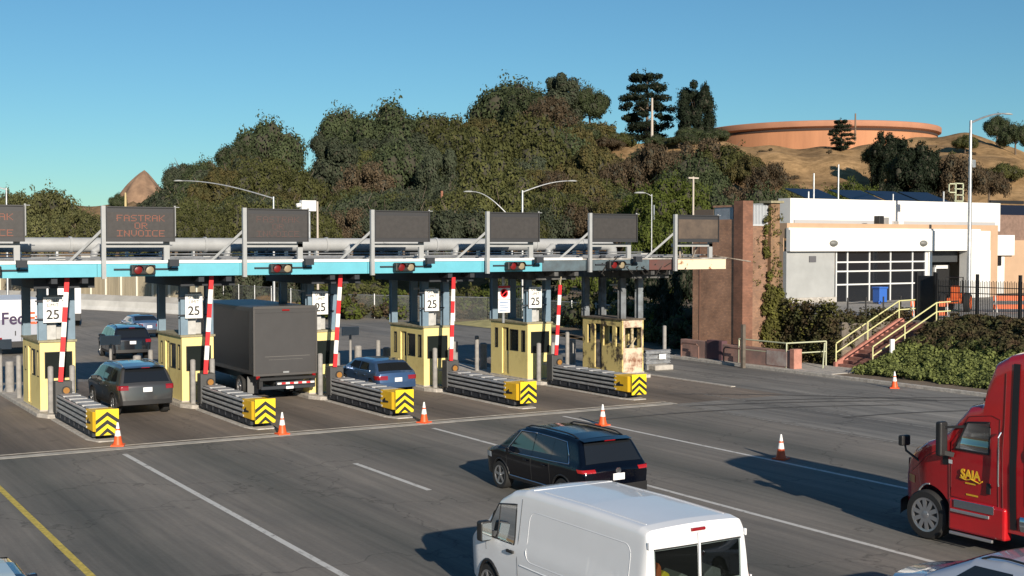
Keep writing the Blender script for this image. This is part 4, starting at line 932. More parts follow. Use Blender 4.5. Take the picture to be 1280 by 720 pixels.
for sd in (-1, 1):
    th.sideline(q + [q[0]], sd, .045, black, t, 'window_seal', off=.0)
    th.sideline([(4.2, .95), (4.2, 2.68), (4.4, 2.74), (4.95, 2.66), (5.35, 2.1), (5.38, 1.0), (4.2, .95)], sd, .014, mat('dark_red_seam', (.10, .004, .006), .5), t, 'door_seam', off=.0)
    th.sideline([(4.1, .6), (4.1, 3.6)], sd, .02, MATS['dark_red_seam'], t, 'cab_seam', off=.0)
    th.sidepanel('side_fairing_gap', [(3.78, .6), (3.93, .6), (3.93, 3.8), (3.78, 3.8)], sd, black, t, off=.012)
    th.sidepanel('sleeper_window', [(2.9, 1.95), (3.6, 1.95), (3.6, 2.6), (2.9, 2.6)], sd, mat('teal_glass', (.03, .09, .09), .08), t, off=.012)
    # steps
    mb = MB(); x = sd * 1.22
    mb.box(min(x, x - sd * .25), max(x, x - sd * .25), 4.0, 5.35, .34, .98); mb.build('step_fairing', red, t, bevel=.05)
    mb = MB(); mb.box(min(x, x + sd * .03), max(x, x + sd * .03), 4.35, 5.28, .72, .78); mb.build('step', mat('tread_alloy', (.55, .55, .56), .35, .8), t, bevel=.01)
    mb = MB(); mb.box(min(x, x + sd * .05), max(x, x + sd * .05), 4.25, 5.28, .27, .33); mb.build('step', MATS['tread_alloy'], t, bevel=.01)
    mb = MB(); mb.box(min(x, x + sd * .015), max(x, x + sd * .015), 4.25, 5.2, .82, .98); mb.build('polished_panel', mat('polished_alloy', (.6, .68, .76), .12, 1), t, bevel=.01)
    # handle, grab bar
    a = Vector(th.side(4.42, 1.30, sd, .012)); mb = MB(); mb.beam(a - Vector((0, 0, .11)), a + Vector((0, 0, .11)), .10, .03, up=(1, 0, 0)); mb.build('door_handle', black, t, bevel=.015)
    # mirrors
    a = Vector(th.side(5.45, 2.2, sd, .20)); mb = MB(); mb.box(a.x - .13, a.x + .10, a.y - .07, a.y + .07, a.z - .38, a.z + .32); wm = mb.build('wing_mirror', black, t, bevel=.04)
    mb = MB(); mb.beam(a + Vector((0, 0, -.3)), Vector(th.side(5.3, 1.85, sd, 0)), .1, .09); mb.build('mirror_arm', black, wm); mb = MB(); mb.beam(a + Vector((0, 0, .2)), Vector(th.side(5.05, 2.45, sd, 0)), .05, .05); mb.build('mirror_arm', black, wm)
    a = Vector(th.side(6.4, 1.45, sd, .12)) + Vector((0, .35, .52)); mb = MB(); mb.box(a.x - .13, a.x + .13, a.y - .06, a.y + .06, a.z - .1, a.z + .12); hm = mb.build('hood_mirror', black, t, bevel=.03)
    mb = MB(); mb.tube([a, a + Vector((0, -.05, -.2)), Vector(th.side(6.4, 1.55, sd, -.05))], .025, 8); mb.build('mirror_arm', black, hm, smooth=True)
    for y, n_ in ((5.98, 1),): wheel(t, sd * 1.02, y, .51, .30, mat('truck_rim', (.5, .5, .52), .35, .85), 10, sd=sd)
    # pale arch lip
    th.sideline([(5.98 + .64 * math.cos(a), .51 + .64 * math.sin(a)) for a in np.linspace(-.08 * PI, .5 * PI, 9)], sd, .035, mat('arch_lip', (.35, .35, .36), .5), t, 'arch_lip', off=.0)
    mb = MB(); mb.grid(lambda u, v: th.side(6.62 + .28 * u, 1.08 + .16 * v, sd, .012), 8, 4); mb.build('headlight', mat('headlight_amber', (.6, .22, .05), .2, coat=1), t, smooth='all')
    mb = MB(); mb.box(sd * 1.1 - .1, sd * 1.1 + .1, -.6, 1.2, .55, .75); mb.build('tank_step', steel, t)
    mb = MB(); mb.cyl((sd * .85, 1.6, .75), (sd * .85, 3.7, .75), .33, 20); mb.build('fuel_tank', MATS['polished_alloy'], t, smooth=True)
    for y in (-1.2, -2.5): wheel(t, sd * .98, y, .51, .5, MATS['truck_rim'], 10, sd=sd)
mb = MB(); mb.box(-.5, .5, -3.2, 5, .6, .85); mb.build('chassis', black, t)
th.toppanel('windscreen', 5.0, 5.48, -.92, .92, blackglass, t, off=.01)
for x in (-.85, -.3, 0, .3, .85):
    o_ = MB().box(-.06, .06, -.05, .05, 0, .05).build('marker_lamp', amber, t, bevel=.01); o_.location = (x, 4.72, th.ztop(4.72) + .06)
for sd in (-1, 1):
    th.sideline([(5.5, 1.95), (6.1, 1.72), (6.75, 1.32)], sd, .014, MATS['dark_red_seam'], t, 'hood_seam', off=.0)
    th.sideline([(5.42, .95), (5.42, 1.9)], sd, .016, MATS['dark_red_seam'], t, 'hood_seam', off=.0)
    th.sidepanel('cowl_vent', [(5.44, 1.62), (5.58, 1.62), (5.58, 1.86), (5.44, 1.86)], sd, black, t, off=.01)
    th.sideline([(3.6, 1.1), (3.6, 3.7)], sd, .012, MATS['dark_red_seam'], t, 'panel_seam', off=.0); th.sideline([(.3, 2.0), (3.5, 2.0)], sd, .012, MATS['dark_red_seam'], t, 'panel_seam', off=.0)
    a_ = Vector(th.side(4.15, 1.4, sd, .05)); mb = MB(); mb.tube([a_, a_ + Vector((sd * .02, 0, .1)), a_ + Vector((sd * .02, 0, .95)), a_ + Vector((-sd * .04, 0, 1.05))], .018, 6); mb.build('grab_bar', chrome, t, smooth=True)
mb = MB(); mb.grid(lambda u, v: (lambda w_: (w_, th.warp(w_, 7.02, 0)[1] + .04, .85 + .65 * v))(-.55 + 1.1 * u), 10, 4); mb.build('grille', chrome, t)
mb = MB(); mb.grid(lambda u, v: (lambda w_: (w_, th.warp(w_, 7.06, 0)[1] + .03, .38 + .3 * v))(-1.05 + 2.1 * u), 14, 3); mb.build('bumper', black, t)
wm = th.side(4.9, 1.5, -1, .012)
for s_, sz, (l, z), mm in (('SAIA', .25, (4.87, 1.5), mat('logo_yellow', (.85, .50, .03), .5)),):
    p = th.side(l, z, -1, .006); text('lettering', s_, sz, mm or MATS['logo_yellow'], t, p, FACE_W, sx=.92, bold=.008 if sz > .2 else 0)
mb = MB(); P_ = [Vector(th.side(l, z, -1, .01)) for l, z in ((5.13, 1.42), (4.98, 1.39), (4.85, 1.42), (4.65, 1.37), (4.57, 1.42))]; mb.tube(P_, .012, 6); mb.build('logo_swash', MATS['logo_yellow'], t)
for l0, l1, z0, z1 in ((4.74, 5.0, 1.315, 1.345), (4.68, 4.98, 1.085, 1.12)):
    mb = MB(); mb.grid(lambda u, v: th.side(l0 + (l1 - l0) * u, z0 + (z1 - z0) * v, -1, .006), 4, 1); mb.build('small_print', MATS['logo_yellow'], t)
mb = MB(); mb.grid(lambda u, v: th.side(5.32 + .1 * u, 1.66 + .08 * v, -1, .012), 2, 2); mb.build('decal', white, t)

# ---- dark box truck in the third lane
bt = thing('box_truck', 'dark grey box truck stopped between the second and third booths', 'truck', (18.0, 47.0, 0), R(0))
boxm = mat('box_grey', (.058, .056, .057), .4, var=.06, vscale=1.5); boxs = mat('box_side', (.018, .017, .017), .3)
mb = MB(); mb.box(-1.3, 1.3, .0, 7.2, 1.02, 3.66); bb = mb.build('cargo_box', boxm, bt, bevel=.03)
mb = MB(); mb.box(-1.315, 1.315, -.03, .05, 3.58, 3.69).box(-1.315, -1.24, -.03, .05, 1.0, 3.58).box(1.24, 1.315, -.03, .05, 1.0, 3.58).box(-1.24, 1.24, -.03, .05, .98, 1.08); mb.build('rear_frame', mat('frame_grey', (.085, .08, .078), .45, .2), bb, bevel=.008)
mb = MB(); mb.box(-1.24, 1.24, -.005, .02, 1.08, 3.40).box(-1.24, 1.24, -.015, .02, 3.43, 3.58); mb.build('roll_door', boxm, bb, bevel=.005)
mb = MB(); mb.box(-.85, 1.0, -.012, -.005, 1.72, 1.735).box(-.7, .7, -.012, -.005, 1.60, 1.61); mb.build('door_scratch', mat('scratch', (.16, .15, .14), .7), bb)
mb = MB(); mb.box(-1.306, -1.30, .5, 6.8, 1.2, 3.5); mb.build('box_left_darker', boxs, bb)  # darker panel along the left side of the box
mb = MB(); mb.box(-.15, .15, -.06, -.01, 3.50, 3.56); mb.build('marker_lamp', redlens, bb)
mb = MB(); mb.box(-.12, .12, -.05, -.015, 1.08, 1.14); mb.build('latch', steel, bb)
mb = MB(); mb.box(-1.15, 1.15, -.25, .1, .82, .93).box(-1.15, -1.0, -.2, .1, .5, .82).box(1.0, 1.15, -.2, .1, .5, .82); mb.build('tail_lift', black, bt, bevel=.01)
mb = MB(); mb.box(-1.1, 1.1, -.28, -.14, .48, .60); bu = mb.build('bumper', darksteel, bt, bevel=.01)
for i in range(9):
    mb = MB(); mb.box(-.45 + i * .17, -.45 + i * .17 + .165, -.29, -.282, .66, .73); mb.build('reflective_strip', armred if i % 2 else armwhite, bu)
mb = MB(); mb.box(-.5, 1.1, -.28, -.2, .62, .77); mb.build('light_bar', darksteel, bt)
mb = MB(); mb.box(-.1, .2, -.3, -.29, .48, .58); mb.build('number_plate', plate, bt)
mb = MB(); mb.cyl((-.35, -.15, .86), (.75, -.15, .86), .04, 10); mb.build('lift_tube', steel, bt)
for sd in (-1, 1):
    mb = MB(); mb.box(sd * 1.15 - .07, sd * 1.15 + .07, -.06, -.0, .88, 1.0); mb.build('tail_light', redlens, bt)
    for y, wd in ((1.9, .5), (6.9, .28)): wheel(bt, sd * .98, y, .45, wd, MATS['truck_rim'], 8, sd=sd)
    mb = MB(); mb.box(sd * 1.0 - .22, sd * 1.0 + .22, .95, 1.0, .22, .9); mb.build('mud_flap', mat('flap_grey', (.16, .16, .16), .7), bt)
mb = MB(); mb.box(-.45, .45, .1, 8.8, .55, .95); mb.build('chassis', black, bt)
mb = MB(); mb.prism([(-1.1, 7.25, .6), (-1.1, 7.25, 2.5), (-1.1, 8.4, 2.45), (-1.1, 9.0, 1.6), (-1.1, 9.3, 1.3), (-1.1, 9.4, .6)], (2.2, 0, 0)); mb.build('cab', boxm, bt, bevel=.06)

# ---- white delivery truck at the left edge (rear view) with lettering
fx = thing('delivery_truck', 'white delivery truck with purple and orange lettering at the left edge', 'truck', (12.9, 73.5, 0), R(-1))
fxw = mat('fx_white', (.74, .74, .76), .4); fxg = mat('fx_grey', (.34, .36, .42), .45)
mb = MB(); mb.box(-1.25, 1.25, 0, 7.5, 1.95, 3.05); b2 = mb.build('cargo_box', fxw, fx, bevel=.04)
mb = MB(); mb.box(-1.24, 1.24, .005, 7.5, .75, 1.95); mb.build('lower_body', fxg, fx, bevel=.02)
mb = MB(); mb.box(-1.25, 1.25, -.25, .2, .45, .78); mb.build('bumper', black, fx, bevel=.02)
text('lettering', 'Fed', .92, mat('fx_purple', (.03, .012, .06), .5), b2, (-.42, -.01, 2.0), FACE_S, bold=.02, sx=.95)
text('lettering', 'Ex', .92, mat('fx_orange', (.8, .10, .02), .5), b2, (.72, -.01, 2.0), FACE_S, bold=.02, sx=.95)
mb = MB(); mb.box(-.02, .02, -.012, 0, .8, 1.9); mb.build('door_seam', black, fx)
mb = MB(); mb.box(-.35, -.3, -.03, 0, 1.1, 1.35).box(.8, 1.1, -.03, 0, 1.0, 1.2); mb.build('latch', black, fx)
for sd in (-1, 1):
    for y in (1.4, 5.6): wheel(fx, sd * 1.0, y, .42, .3, steel, 6, sd=sd)
    mb = MB(); mb.box(sd * 1.1 - .08, sd * 1.1 + .08, -.02, .0, .85, 1.0); mb.build('tail_light', redlens, fx)
wt = thing('box_truck', 'white box truck partly hidden behind the leftmost barrier arm', 'truck', (20.0, 97, 0), R(-8))
mb = MB(); mb.box(-1.2, 1.2, 0, 5.5, .95, 3.2); mb.build('cargo_box', fxw, wt, bevel=.05)
mb = MB(); mb.box(-1.15, 1.15, -.15, 5.2, .45, .95); mb.build('bumper', black, wt, bevel=.02)
for sd in (-1, 1):
    for y in (1.2, 5.6): wheel(wt, sd * 1.0, y, .42, .3, steel, 6, sd=sd)
mb = MB(); mb.box(-1.1, 1.1, 5.6, 7.2, .5, 2.4); mb.build('cab', fxw, wt, bevel=.1)

# ------------------------------------------------------------------ brick tower at the end of the gantry
def brickmat(name, c1, c2, mortar, sc=3.0):
    m = mat(name, c1, .9, var=.25, vscale=.9, detail=9); n = m.node_tree.nodes; l = m.node_tree.links; b = n['Principled BSDF']; src = b.inputs['Base Color'].links[0].from_socket
    tc = n.new('ShaderNodeTexCoord'); sp = n.new('ShaderNodeSeparateXYZ'); l.new(tc.outputs['Object'], sp.inputs[0])
    ad = n.new('ShaderNodeMath'); ad.operation = 'ADD'; l.new(sp.outputs['X'], ad.inputs[0]); l.new(sp.outputs['Y'], ad.inputs[1])
    cb = n.new('ShaderNodeCombineXYZ'); l.new(ad.outputs[0], cb.inputs['X']); l.new(sp.outputs['Z'], cb.inputs['Y'])
    br = n.new('ShaderNodeTexBrick'); br.inputs['Scale'].default_value = sc; br.inputs['Color1'].default_value = (1.1, 1.05, 1, 1); br.inputs['Color2'].default_value = (.8, .8, .82, 1); br.inputs['Mortar'].default_value = (*mortar, 1)
    br.inputs['Mortar Size'].default_value = .018; l.new(cb.outputs[0], br.inputs['Vector'])
    mx = n.new('ShaderNodeMix'); mx.data_type = 'RGBA'; mx.blend_type = 'MULTIPLY'; mx.inputs[0].default_value = 1; l.new(src, mx.inputs[6]); l.new(br.outputs['Color'], mx.inputs[7]); l.new(mx.outputs[2], b.inputs['Base Color']); return m
brk = brickmat('brick_west_light', (.42, .24, .155), None, (.75, .7, .65)); brk2 = brickmat('brick_pier_shade', (.21, .105, .07), None, (.8, .75, .7))
tw = thing('brick_tower', 'tall brown brick tower with metal screens at its top', 'tower', (43.4, 49.3, 0))
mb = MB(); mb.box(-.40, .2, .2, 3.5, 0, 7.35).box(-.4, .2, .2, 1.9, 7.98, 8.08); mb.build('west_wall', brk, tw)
mb = MB(); mb.box(.2, 2.2, .1, .4, 0, 7.05).box(.2, 2.6, 3.2, 3.5, 0, 7.3).box(2.1, 2.4, .4, 3.2, 0, 7.0); mb.build('south_wall', brickmat('brick_south_shade', (.255, .155, .105), None, (.8, .75, .7)), tw)  # brick colour dimmed here to put weaker light on the south side
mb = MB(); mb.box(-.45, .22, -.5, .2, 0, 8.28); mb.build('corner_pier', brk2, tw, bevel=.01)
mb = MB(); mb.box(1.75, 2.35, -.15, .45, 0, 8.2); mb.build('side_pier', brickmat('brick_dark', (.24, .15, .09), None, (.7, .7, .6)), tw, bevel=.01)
mb = MB(); mb.box(1.6, 2.5, -.3, .6, 8.2, 8.32); mb.build('pier_cap', trimb, tw, bevel=.01)
scr = mat('metal_screen', (.30, .33, .37), .5, .3, var=.15, vscale=3)
mb = MB(); mb.box(.26, 1.72, .12, .16, 7.1, 8.05); s_ = mb.build('metal_screen', scr, tw)
mb = MB(); 
for i in range(15): mb.box(.3 + i * .1, .34 + i * .1, .08, .12, 7.08, 8.1)
mb.box(.24, 1.74, .06, .13, 7.03, 7.1); mb.build('screen_bars', mat('screen_bar', (.5, .52, .54), .5), s_)
mb = MB(); mb.box(-.36, -.30, .35, 1.8, 7.35, 7.98); mb.build('metal_screen', scr, tw)
mb = MB(); mb.box(-.36, -.3, 1.9, 3.4, 7.35, 7.9); mb.build('brown_panel', mat('brown_panel', (.16, .12, .09), .8), tw)
mb = MB(); mb.box(-.415, -.40, 2.9, 2.95, 0, 7.0).build('expansion_joint', mat('joint', (.2, .1, .07), .9), tw); mb = MB(); mb.box(.6, .66, .06, .1, 0, 7.0); mb.build('expansion_joint', mat('joint', (.2, .1, .07), .9), tw)
# vines on tower
def leaves(mb, c, r, n, s, up=.3, flat=1.0):
    c = np.asarray(c, float); d = RNG.normal(size=(n, 3)); d /= np.linalg.norm(d, axis=1)[:, None]; rad = r * (RNG.uniform(.2, 1.0, n) ** .42)
    p = c + d * rad[:, None] * np.array([1, 1, flat]); nn = d + RNG.normal(size=(n, 3)) * .38 + np.array([0, 0, up]); nn /= np.linalg.norm(nn, axis=1)[:, None]
    a = np.cross(nn, RNG.normal(size=(n, 3))); a /= np.linalg.norm(a, axis=1)[:, None]; b = np.cross(nn, a); ss_ = s * RNG.uniform(.6, 1.3, n)[:, None] * .5
    return np.stack([p - a * ss_ - b * ss_ * .6, p + a * ss_ - b * ss_ * .5, p + a * ss_ * .8 + b * ss_ * .7, p - a * ss_ * .7 + b * ss_ * .6], 1)
core_shade = mat('crown_core_shade', (.045, .042, .028), .95)  # near-black crown cores, painted as the shade deep between the leaves
def leafmesh(name, quads, m, parent=None, extra=None):
    q = np.concatenate(quads).reshape(-1, 3); n = len(q) // 4; ev, ef = extra if extra else (np.zeros((0, 3)), [])
    me = bpy.data.meshes.new(name); nv = len(q) + len(ev); me.vertices.add(nv); me.vertices.foreach_set('co', np.concatenate([q, ev]).ravel().astype(np.float32))
    tri = np.asarray(ef, int).reshape(-1, 3) + len(q); nl = n * 4 + tri.size
    me.loops.add(nl); me.loops.foreach_set('vertex_index', np.concatenate([np.arange(n * 4), tri.ravel()]).astype(np.int32))
    me.polygons.add(n + len(tri)); me.polygons.foreach_set('loop_start', np.concatenate([np.arange(n) * 4, n * 4 + np.arange(len(tri)) * 3]).astype(np.int32))
    me.polygons.foreach_set('material_index', np.concatenate([np.zeros(n), np.ones(len(tri))]).astype(np.int32)); me.update(calc_edges=True); me.materials.append(m); me.materials.append(core_shade); me.validate(); o = bpy.data.objects.new(name, me); COL.objects.link(o)
    if parent: o.parent = parent
    return o
ICO = None
def ico():
    global ICO
    if ICO is None:
        bm = bmesh.new(); bmesh.ops.create_icosphere(bm, subdivisions=2, radius=1); ICO = (np.array([v.co[:] for v in bm.verts]), np.array([[v.index for v in f.verts] for f in bm.faces])); bm.free()
    return ICO
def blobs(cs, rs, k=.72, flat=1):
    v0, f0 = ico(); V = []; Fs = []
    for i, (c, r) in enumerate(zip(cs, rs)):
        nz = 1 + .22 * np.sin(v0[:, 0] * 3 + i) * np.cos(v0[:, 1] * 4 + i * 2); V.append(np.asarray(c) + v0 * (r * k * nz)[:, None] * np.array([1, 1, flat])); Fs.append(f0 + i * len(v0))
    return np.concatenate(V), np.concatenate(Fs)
ivy = leafmat('ivy_leaves', (.15, .15, .035), (.06, .055, .02), 0, 1.5, .15)
ivyd = leafmat('ivy_dark', (.055, .065, .025), (.075, .048, .03), 0, 1.2, .15)
qs = []
for i in range(90):
    z = RNG.uniform(0, 3.9); wx = 1.9 - .9 * (1 - z / 3.6); qs.append(leaves(None, (RNG.uniform(1.3 if z < 2.4 else 1.6, 2.45), -.2, z), .32, 60, .12))
for i in range(40):
    z = RNG.uniform(2.5, 8.1); qs.append(leaves(None, (1.55 + .2 * math.sin(z * 1.7) + RNG.uniform(-.12, .16) , -.1, z), .16, 26, .10))
for i in range(26): qs.append(leaves(None, (2.1 + RNG.uniform(-.3, .3), -.2, RNG.uniform(3, 7.9)), .2, 22, .10))
for i in range(22): qs.append(leaves(None, (RNG.uniform(.5, 1.6), .08, RNG.uniform(4.0, 6.6)), .14, 9, .07))
leafmesh('creeper', qs, ivy, tw)
# planter wall with pipe hoops
pw = thing('planter_wall', 'low pinkish concrete wall along the foot of the brick tower', 'wall', (42.68, 45.0, .14))
pink = mat('pink_concrete', (.40, .22, .18), .9, col2=(.22, .15, .13), vscale=1.1, detail=8)
mb = MB(); mb.box(0, .35, 0, 5.0, 0, .85).box(0, .35, 6.2, 8.4, 0, .9); mb.build('wall', pink, pw, bevel=.02)
mb = MB(); mb.box(-.04, .4, 5.0, 6.2, 0, 1.0); mb.build('dark_block', mat('dark_pink', (.10, .05, .06), .9), pw, bevel=.02)
mb = MB(); mb.box(-.06, .45, -.25, .05, 0, .95); mb.build('end_block', mat('end_pink', (.42, .2, .15), .9, var=.2), pw, bevel=.02)
mb = MB(); mb.box(-.02, 0, .3, 1.7, .08, .78); mb.build('bleached_patch', mat('bleached', (.42, .36, .33), .9, col2=(.3, .2, .18), vscale=2), pw)
for i, y in enumerate((3.2, 6.6)):
    mb = MB(); mb.tube([(0, y, 0), (0, y, .62), (0, y + .12, .74), (0, y + 1.28, .74), (0, y + 1.4, .62), (0, y + 1.4, 0)], .045, 8)
    o = mb.build('pipe_hoop', mat('rusty_pipe', (.18, .10, .08), .8), None, smooth=True); o.location = (42.42, 45, .14); tag(o, ('brown pipe hoop in front of the low wall, right of the dark block', 'brown pipe hoop at the left end of the low pinkish wall')[i], 'bollard')
o = MB().box(-.09, .09, -.09, .09, 0, 2.15).build('wooden_post', mat('old_wood', (.12, .10, .08), .9, var=.3), bevel=.01); o.location = (41.95, 47.6, 0); tag(o, 'dark weathered post standing at the tower corner by the road', 'post')
# guard railing from planter to stairs
rail = mat('rail_cream', (.50, .52, .36), .55); 
gr = thing('guard_railing', 'pale pipe railing between the low wall and the stairs', 'railing', (42.7, 45.35, .14))
for x0, x1, y0, y1 in ((0, 2.6, 0, 0), (0, 0, 0, 3.4)):
    mb = MB(); mb.tube([(x0, y0, 1.2), (x1, y1, 1.2)], .035, 8); mb.tube([(x0, y0, .7), (x1, y1, .7)], .03, 8); mb.build('rail', rail, gr, smooth=True)
for x, y in ((0, 0), (2.6, 0), (0, 3.4)):
    mb = MB(); mb.cyl((x, y, 0), (x, y, 1.2), .035, 8); mb.build('post', rail, gr, smooth=True)
mb = MB(); mb.tube([(2.5, 0, 1.1), (1.4, -1.0, .02)], .035, 8); mb.build('strut', rail, gr, smooth=True)
# stairs
st = thing('stairs', 'red brick stairs with pale yellow handrails climbing the bank', 'stairs', (45.4, 42.3, .12)); N_ = 13; run = 4.5 / N_; rise = 2.06 / N_
treadm = mat('stair_red', (.26, .12, .095), .9, var=.25, vscale=3); 
for i in range(N_):
    mb = MB(); mb.box(i * run, 4.6, .16, 2.35, max(0, i * rise - .3), (i + 1) * rise); o = mb.build('step', treadm, st)
for y, m_ in ((0, mat('cheek_tan', (.42, .32, .22), .9, var=.2)), (2.35, mat('cheek_red', (.40, .17, .13), .9, var=.2))):
    mb = MB(); mb.prism([(-.15, y, 0), (4.6, y, 0), (4.6, y, 2.25), (4.3, y, 2.25), (-.15, y, .22)], (0, .16, 0)); mb.build('cheek_wall', m_, st, bevel=.01)
    yy = y + .08
    h = lambda x: .2 + x * 2.06 / 4.5
    mb = MB()
    for dz in (.95, .5): mb.tube([(-.05, yy, h(0) + dz), (4.3, yy, h(4.3) + dz), (5.9, yy, h(4.4) + dz)], .033, 8)
    mb.build('handrail', mat('rail_yellow', (.62, .60, .30), .5), st, smooth=True)
    for x in (-.05, 2.1, 4.3, 5.9):
        mb = MB(); mb.cyl((x, yy, h(min(x, 4.3)) - .1), (x, yy, h(min(x, 4.3)) + .95), .033, 8); mb.build('post', MATS['rail_yellow'], st, smooth=True)
o = MB().box(-.12, .12, -.04, .04, .45, 1.15).cyl((0, 0.0, 0), (0, 0.0, .5), .03, 8).build('marker_post', white); o.location = (45.9, 41.7, .5); tag(o, 'short white marker post at the right foot of the stairs', 'post')

# ------------------------------------------------------------------ station building
stucco = mat('stucco_white', (.72, .71, .68), .85, var=.05, vscale=.6, bump=.1, bscale=30); tan = mat('stucco_tan', (.46, .31, .20), .85, var=.06, vscale=.6)
bld = thing('office_building', 'white flat roofed office building with a wide grid of windows', 'building', (58.4, 62, 2.2))
def bbox(nm_, m, x0, x1, y0, y1, z0, z1, par=None, bev=0): return quadbox(nm_, m, par or bld, x0, x1, y0, y1, z0, z1, bev)
bbox('tan_frame', tan, .05, 21.0, .12, 4.0, 4.3, 5.28); bbox('tan_frame', tan, 19.75, 21.0, .12, 12, -.3, 4.3)
bbox('white_fascia', stucco, 0, 19.7, -.25, .12, 3.42, 4.85); bbox('white_fascia_top', stucco, 0, 18.8, -.1, .12, 4.85, 4.97)
bbox('white_column', stucco, 17.4, 19.75, -.25, .6, -.4, 3.42)
bbox('grey_wall', mat('grey_stucco', (.33, .34, .34), .85, var=.08, vscale=.7), 0, 4.35, .1, .4, .35, 3.42)
bbox('plinth', concrete, 0, 4.4, -.05, .5, -.1, .35)
bbox('wall_vent', mat('vent_dark', (.1, .1, .11), .7), 2.0, 2.6, .04, .1, 2.7, 3.1)
dgl = mat('window_dark', (.012, .014, .018), .06, spec=.6)
x0, x1 = 4.5, 13.45; cols = [4.5, 5.55, 7.65, 9.7, 11.9, 13.2]; rows_ = [-.1, 1.1, 2.0, 2.62, 3.42]
for i in range(5):
    for j in range(4):
        wn = bbox('window', mat('mullion_pale', (.62, .63, .63), .5), cols[i], cols[i] + .1, .12, .22, rows_[j], rows_[j + 1])
        mb = MB(); mb.box(cols[i] + .1, cols[i + 1], .12, .22, rows_[j], rows_[j] + .1); mb.build('sill', MATS['mullion_pale'], wn)
        mb = MB(); mb.box(cols[i] + .1, cols[i + 1], .19, .24, rows_[j] + .1, rows_[j + 1]); mb.build('pane', dgl, wn)
bbox('mullion', MATS['mullion_pale'], 13.2, 13.45, .1, .24, -.2, 3.42); bbox('white_pillar', stucco, 13.45, 13.8, .0, .5, 1.2, 3.42)
bbox('entry_recess', dark, 13.8, 17.4, 1.5, 1.6, -.4, 3.42); bbox('entry_frame', MATS['mullion_pale'], 15.6, 15.75, 1.3, 1.5, -.4, 2.2); bbox('entry_frame', MATS['mullion_pale'], 15.75, 17.0, 1.3, 1.5, 2.1, 2.35); bbox('entry_beam', mat('entry_dark', (.05, .055, .06), .5), 13.8, 17.4, .8, 1.5, 2.6, 3.42)
bbox('wall', tan, 0, .1, .4, 4, -.2, 4.3)
for x in (3.85, 12.55):
    mb = MB(); mb.lathe([(0.01, 0), (.34, 0), (.34, .1), (.2, .22), (.02, .26)], 18); o = mb.build('wall_lamp', mat('lamp_grey', (.16, .16, .15), .5), bld, smooth=True); o.rotation_euler = (PI / 2, 0, 0); o.location = (x, -.26, 3.95); o.scale = (1, .6, 1)
bbox('upper_block', stucco, 4.0, 26.2, 4.0, 5.2, 4.9, 7.1); bbox('upper_block', stucco, 9.5, 26.0, 5.2, 14, 4.9, 7.07); bbox('roof_band', mat('roof_grey', (.38, .38, .39), .7), 4.3, 25.5, 3.9, 4.0, 5.2, 5.6)
bbox('roof', mat('roof_deck', (.3, .3, .3), .9), .1, 21, .2, 4.2, 5.15, 5.2)
for x, w_, h_, m_ in ((10.6, .5, .7, black), (11.6, .3, .6, stucco), (12.6, .5, .35, stucco)): bbox('roof_vent', m_, x, x + w_, 2.0, 2.5, 5.2, 5.2 + h_, bev=.03)
solar = mat('solar_blue', (.008, .012, .028), .35, spec=.4)
for i in range(4):
    mb = MB(); X = 10.5 + i * 3.9 + (0.8 if i else 0); mb.prism([(X, 8.5, 7.1), (X + 3.5, 8.5, 7.1), (X + 3.5, 11.5, 8.15), (X, 11.5, 8.15)], (0, 0, .06)); mb.build('solar_panel', solar, bld)
mb = MB()
for x in (27.0, 27.9): mb.box(x, x + .1, 9, 9.1, 7.0, 8.9)
for z in (7.4, 7.9, 8.4, 8.85): mb.box(26.9, 28.0, 9, 9.08, z, z + .08)
mb.box(26.2, 27.0, 9, 9.08, 8.8, 8.88).box(26.2, 27.0, 9, 9.08, 8.1, 8.18).box(26.2, 26.28, 9, 9.08, 8.1, 8.88); mb.build('roof_ladder', rail, bld)
for i, (x, z1) in enumerate(((8.9, 9.6), (6.5, 8.9), (14.5, 7.6), (20.0, 7.9), (6.0, 7.6))):
    mb = MB(); mb.cyl((x, 4.3, 7.1), (x, 4.3, z1), .06, 8); mb.build('antenna', steel, bld)
ann = thing('annex_building', 'brown and white annex behind the tan wall at the right edge', 'building', (84.0, 66, 2.2))
quadbox('wall', mat('annex_brown', (.20, .13, .10), .85, var=.2), ann, .3, 16, .2, 10, 4.2, 6.2); quadbox('white_band', stucco, ann, -.2, 2.0, -.3, .2, 3.0, 4.6); quadbox('wall', tan, ann, 1.2, 16, .0, 10, -.5, 4.2)
quadbox('window', dgl, ann, -.2, .7, -.1, .0, 2.2, 2.9); quadbox('white_wall', stucco, ann, -1.5, 1.2, .0, .3, -.5, 2.9)
quadbox('solar_panel', solar, ann, -.2, 12, .5, 6, 6.2, 7.0); quadbox('roof_frame', black, ann, .0, 4, .4, .6, 7.1, 7.35)
# roadside things on the terrace
o = MB().box(-.35, .35, -.3, .3, .1, 1.0, 0).box(-.4, .4, -.35, .35, 1.0, 1.12, 0).cyl((-.3, -.3, .12), (-.3, -.2, .12), .12, 10).build('recycling_bin', mat('bin_blue', (.03, .12, .45), .5), bevel=.03); o.location = (63.2, 58.5, 2.2); tag(o, 'blue wheeled bin in front of the dark window grid', 'bin')
orange = mat('equipment_orange', (.70, .13, .03), .5, var=.08)
tr = thing('tractor', 'small orange tractor parked behind the black fence', 'tractor', (59.9, 49.6, 2.2), R(-60))
mb = MB(); mb.box(-.3, .3, .3, 1.5, .55, 1.05); mb.build('hood', orange, tr, bevel=.08)
mb = MB(); mb.box(-.45, .45, -.9, .3, .5, .8).box(-.22, .22, -.5, -.1, .8, 1.1).box(-.25, .25, -.65, -.5, .8, 1.5); mb.build('body', orange, tr, bevel=.03)
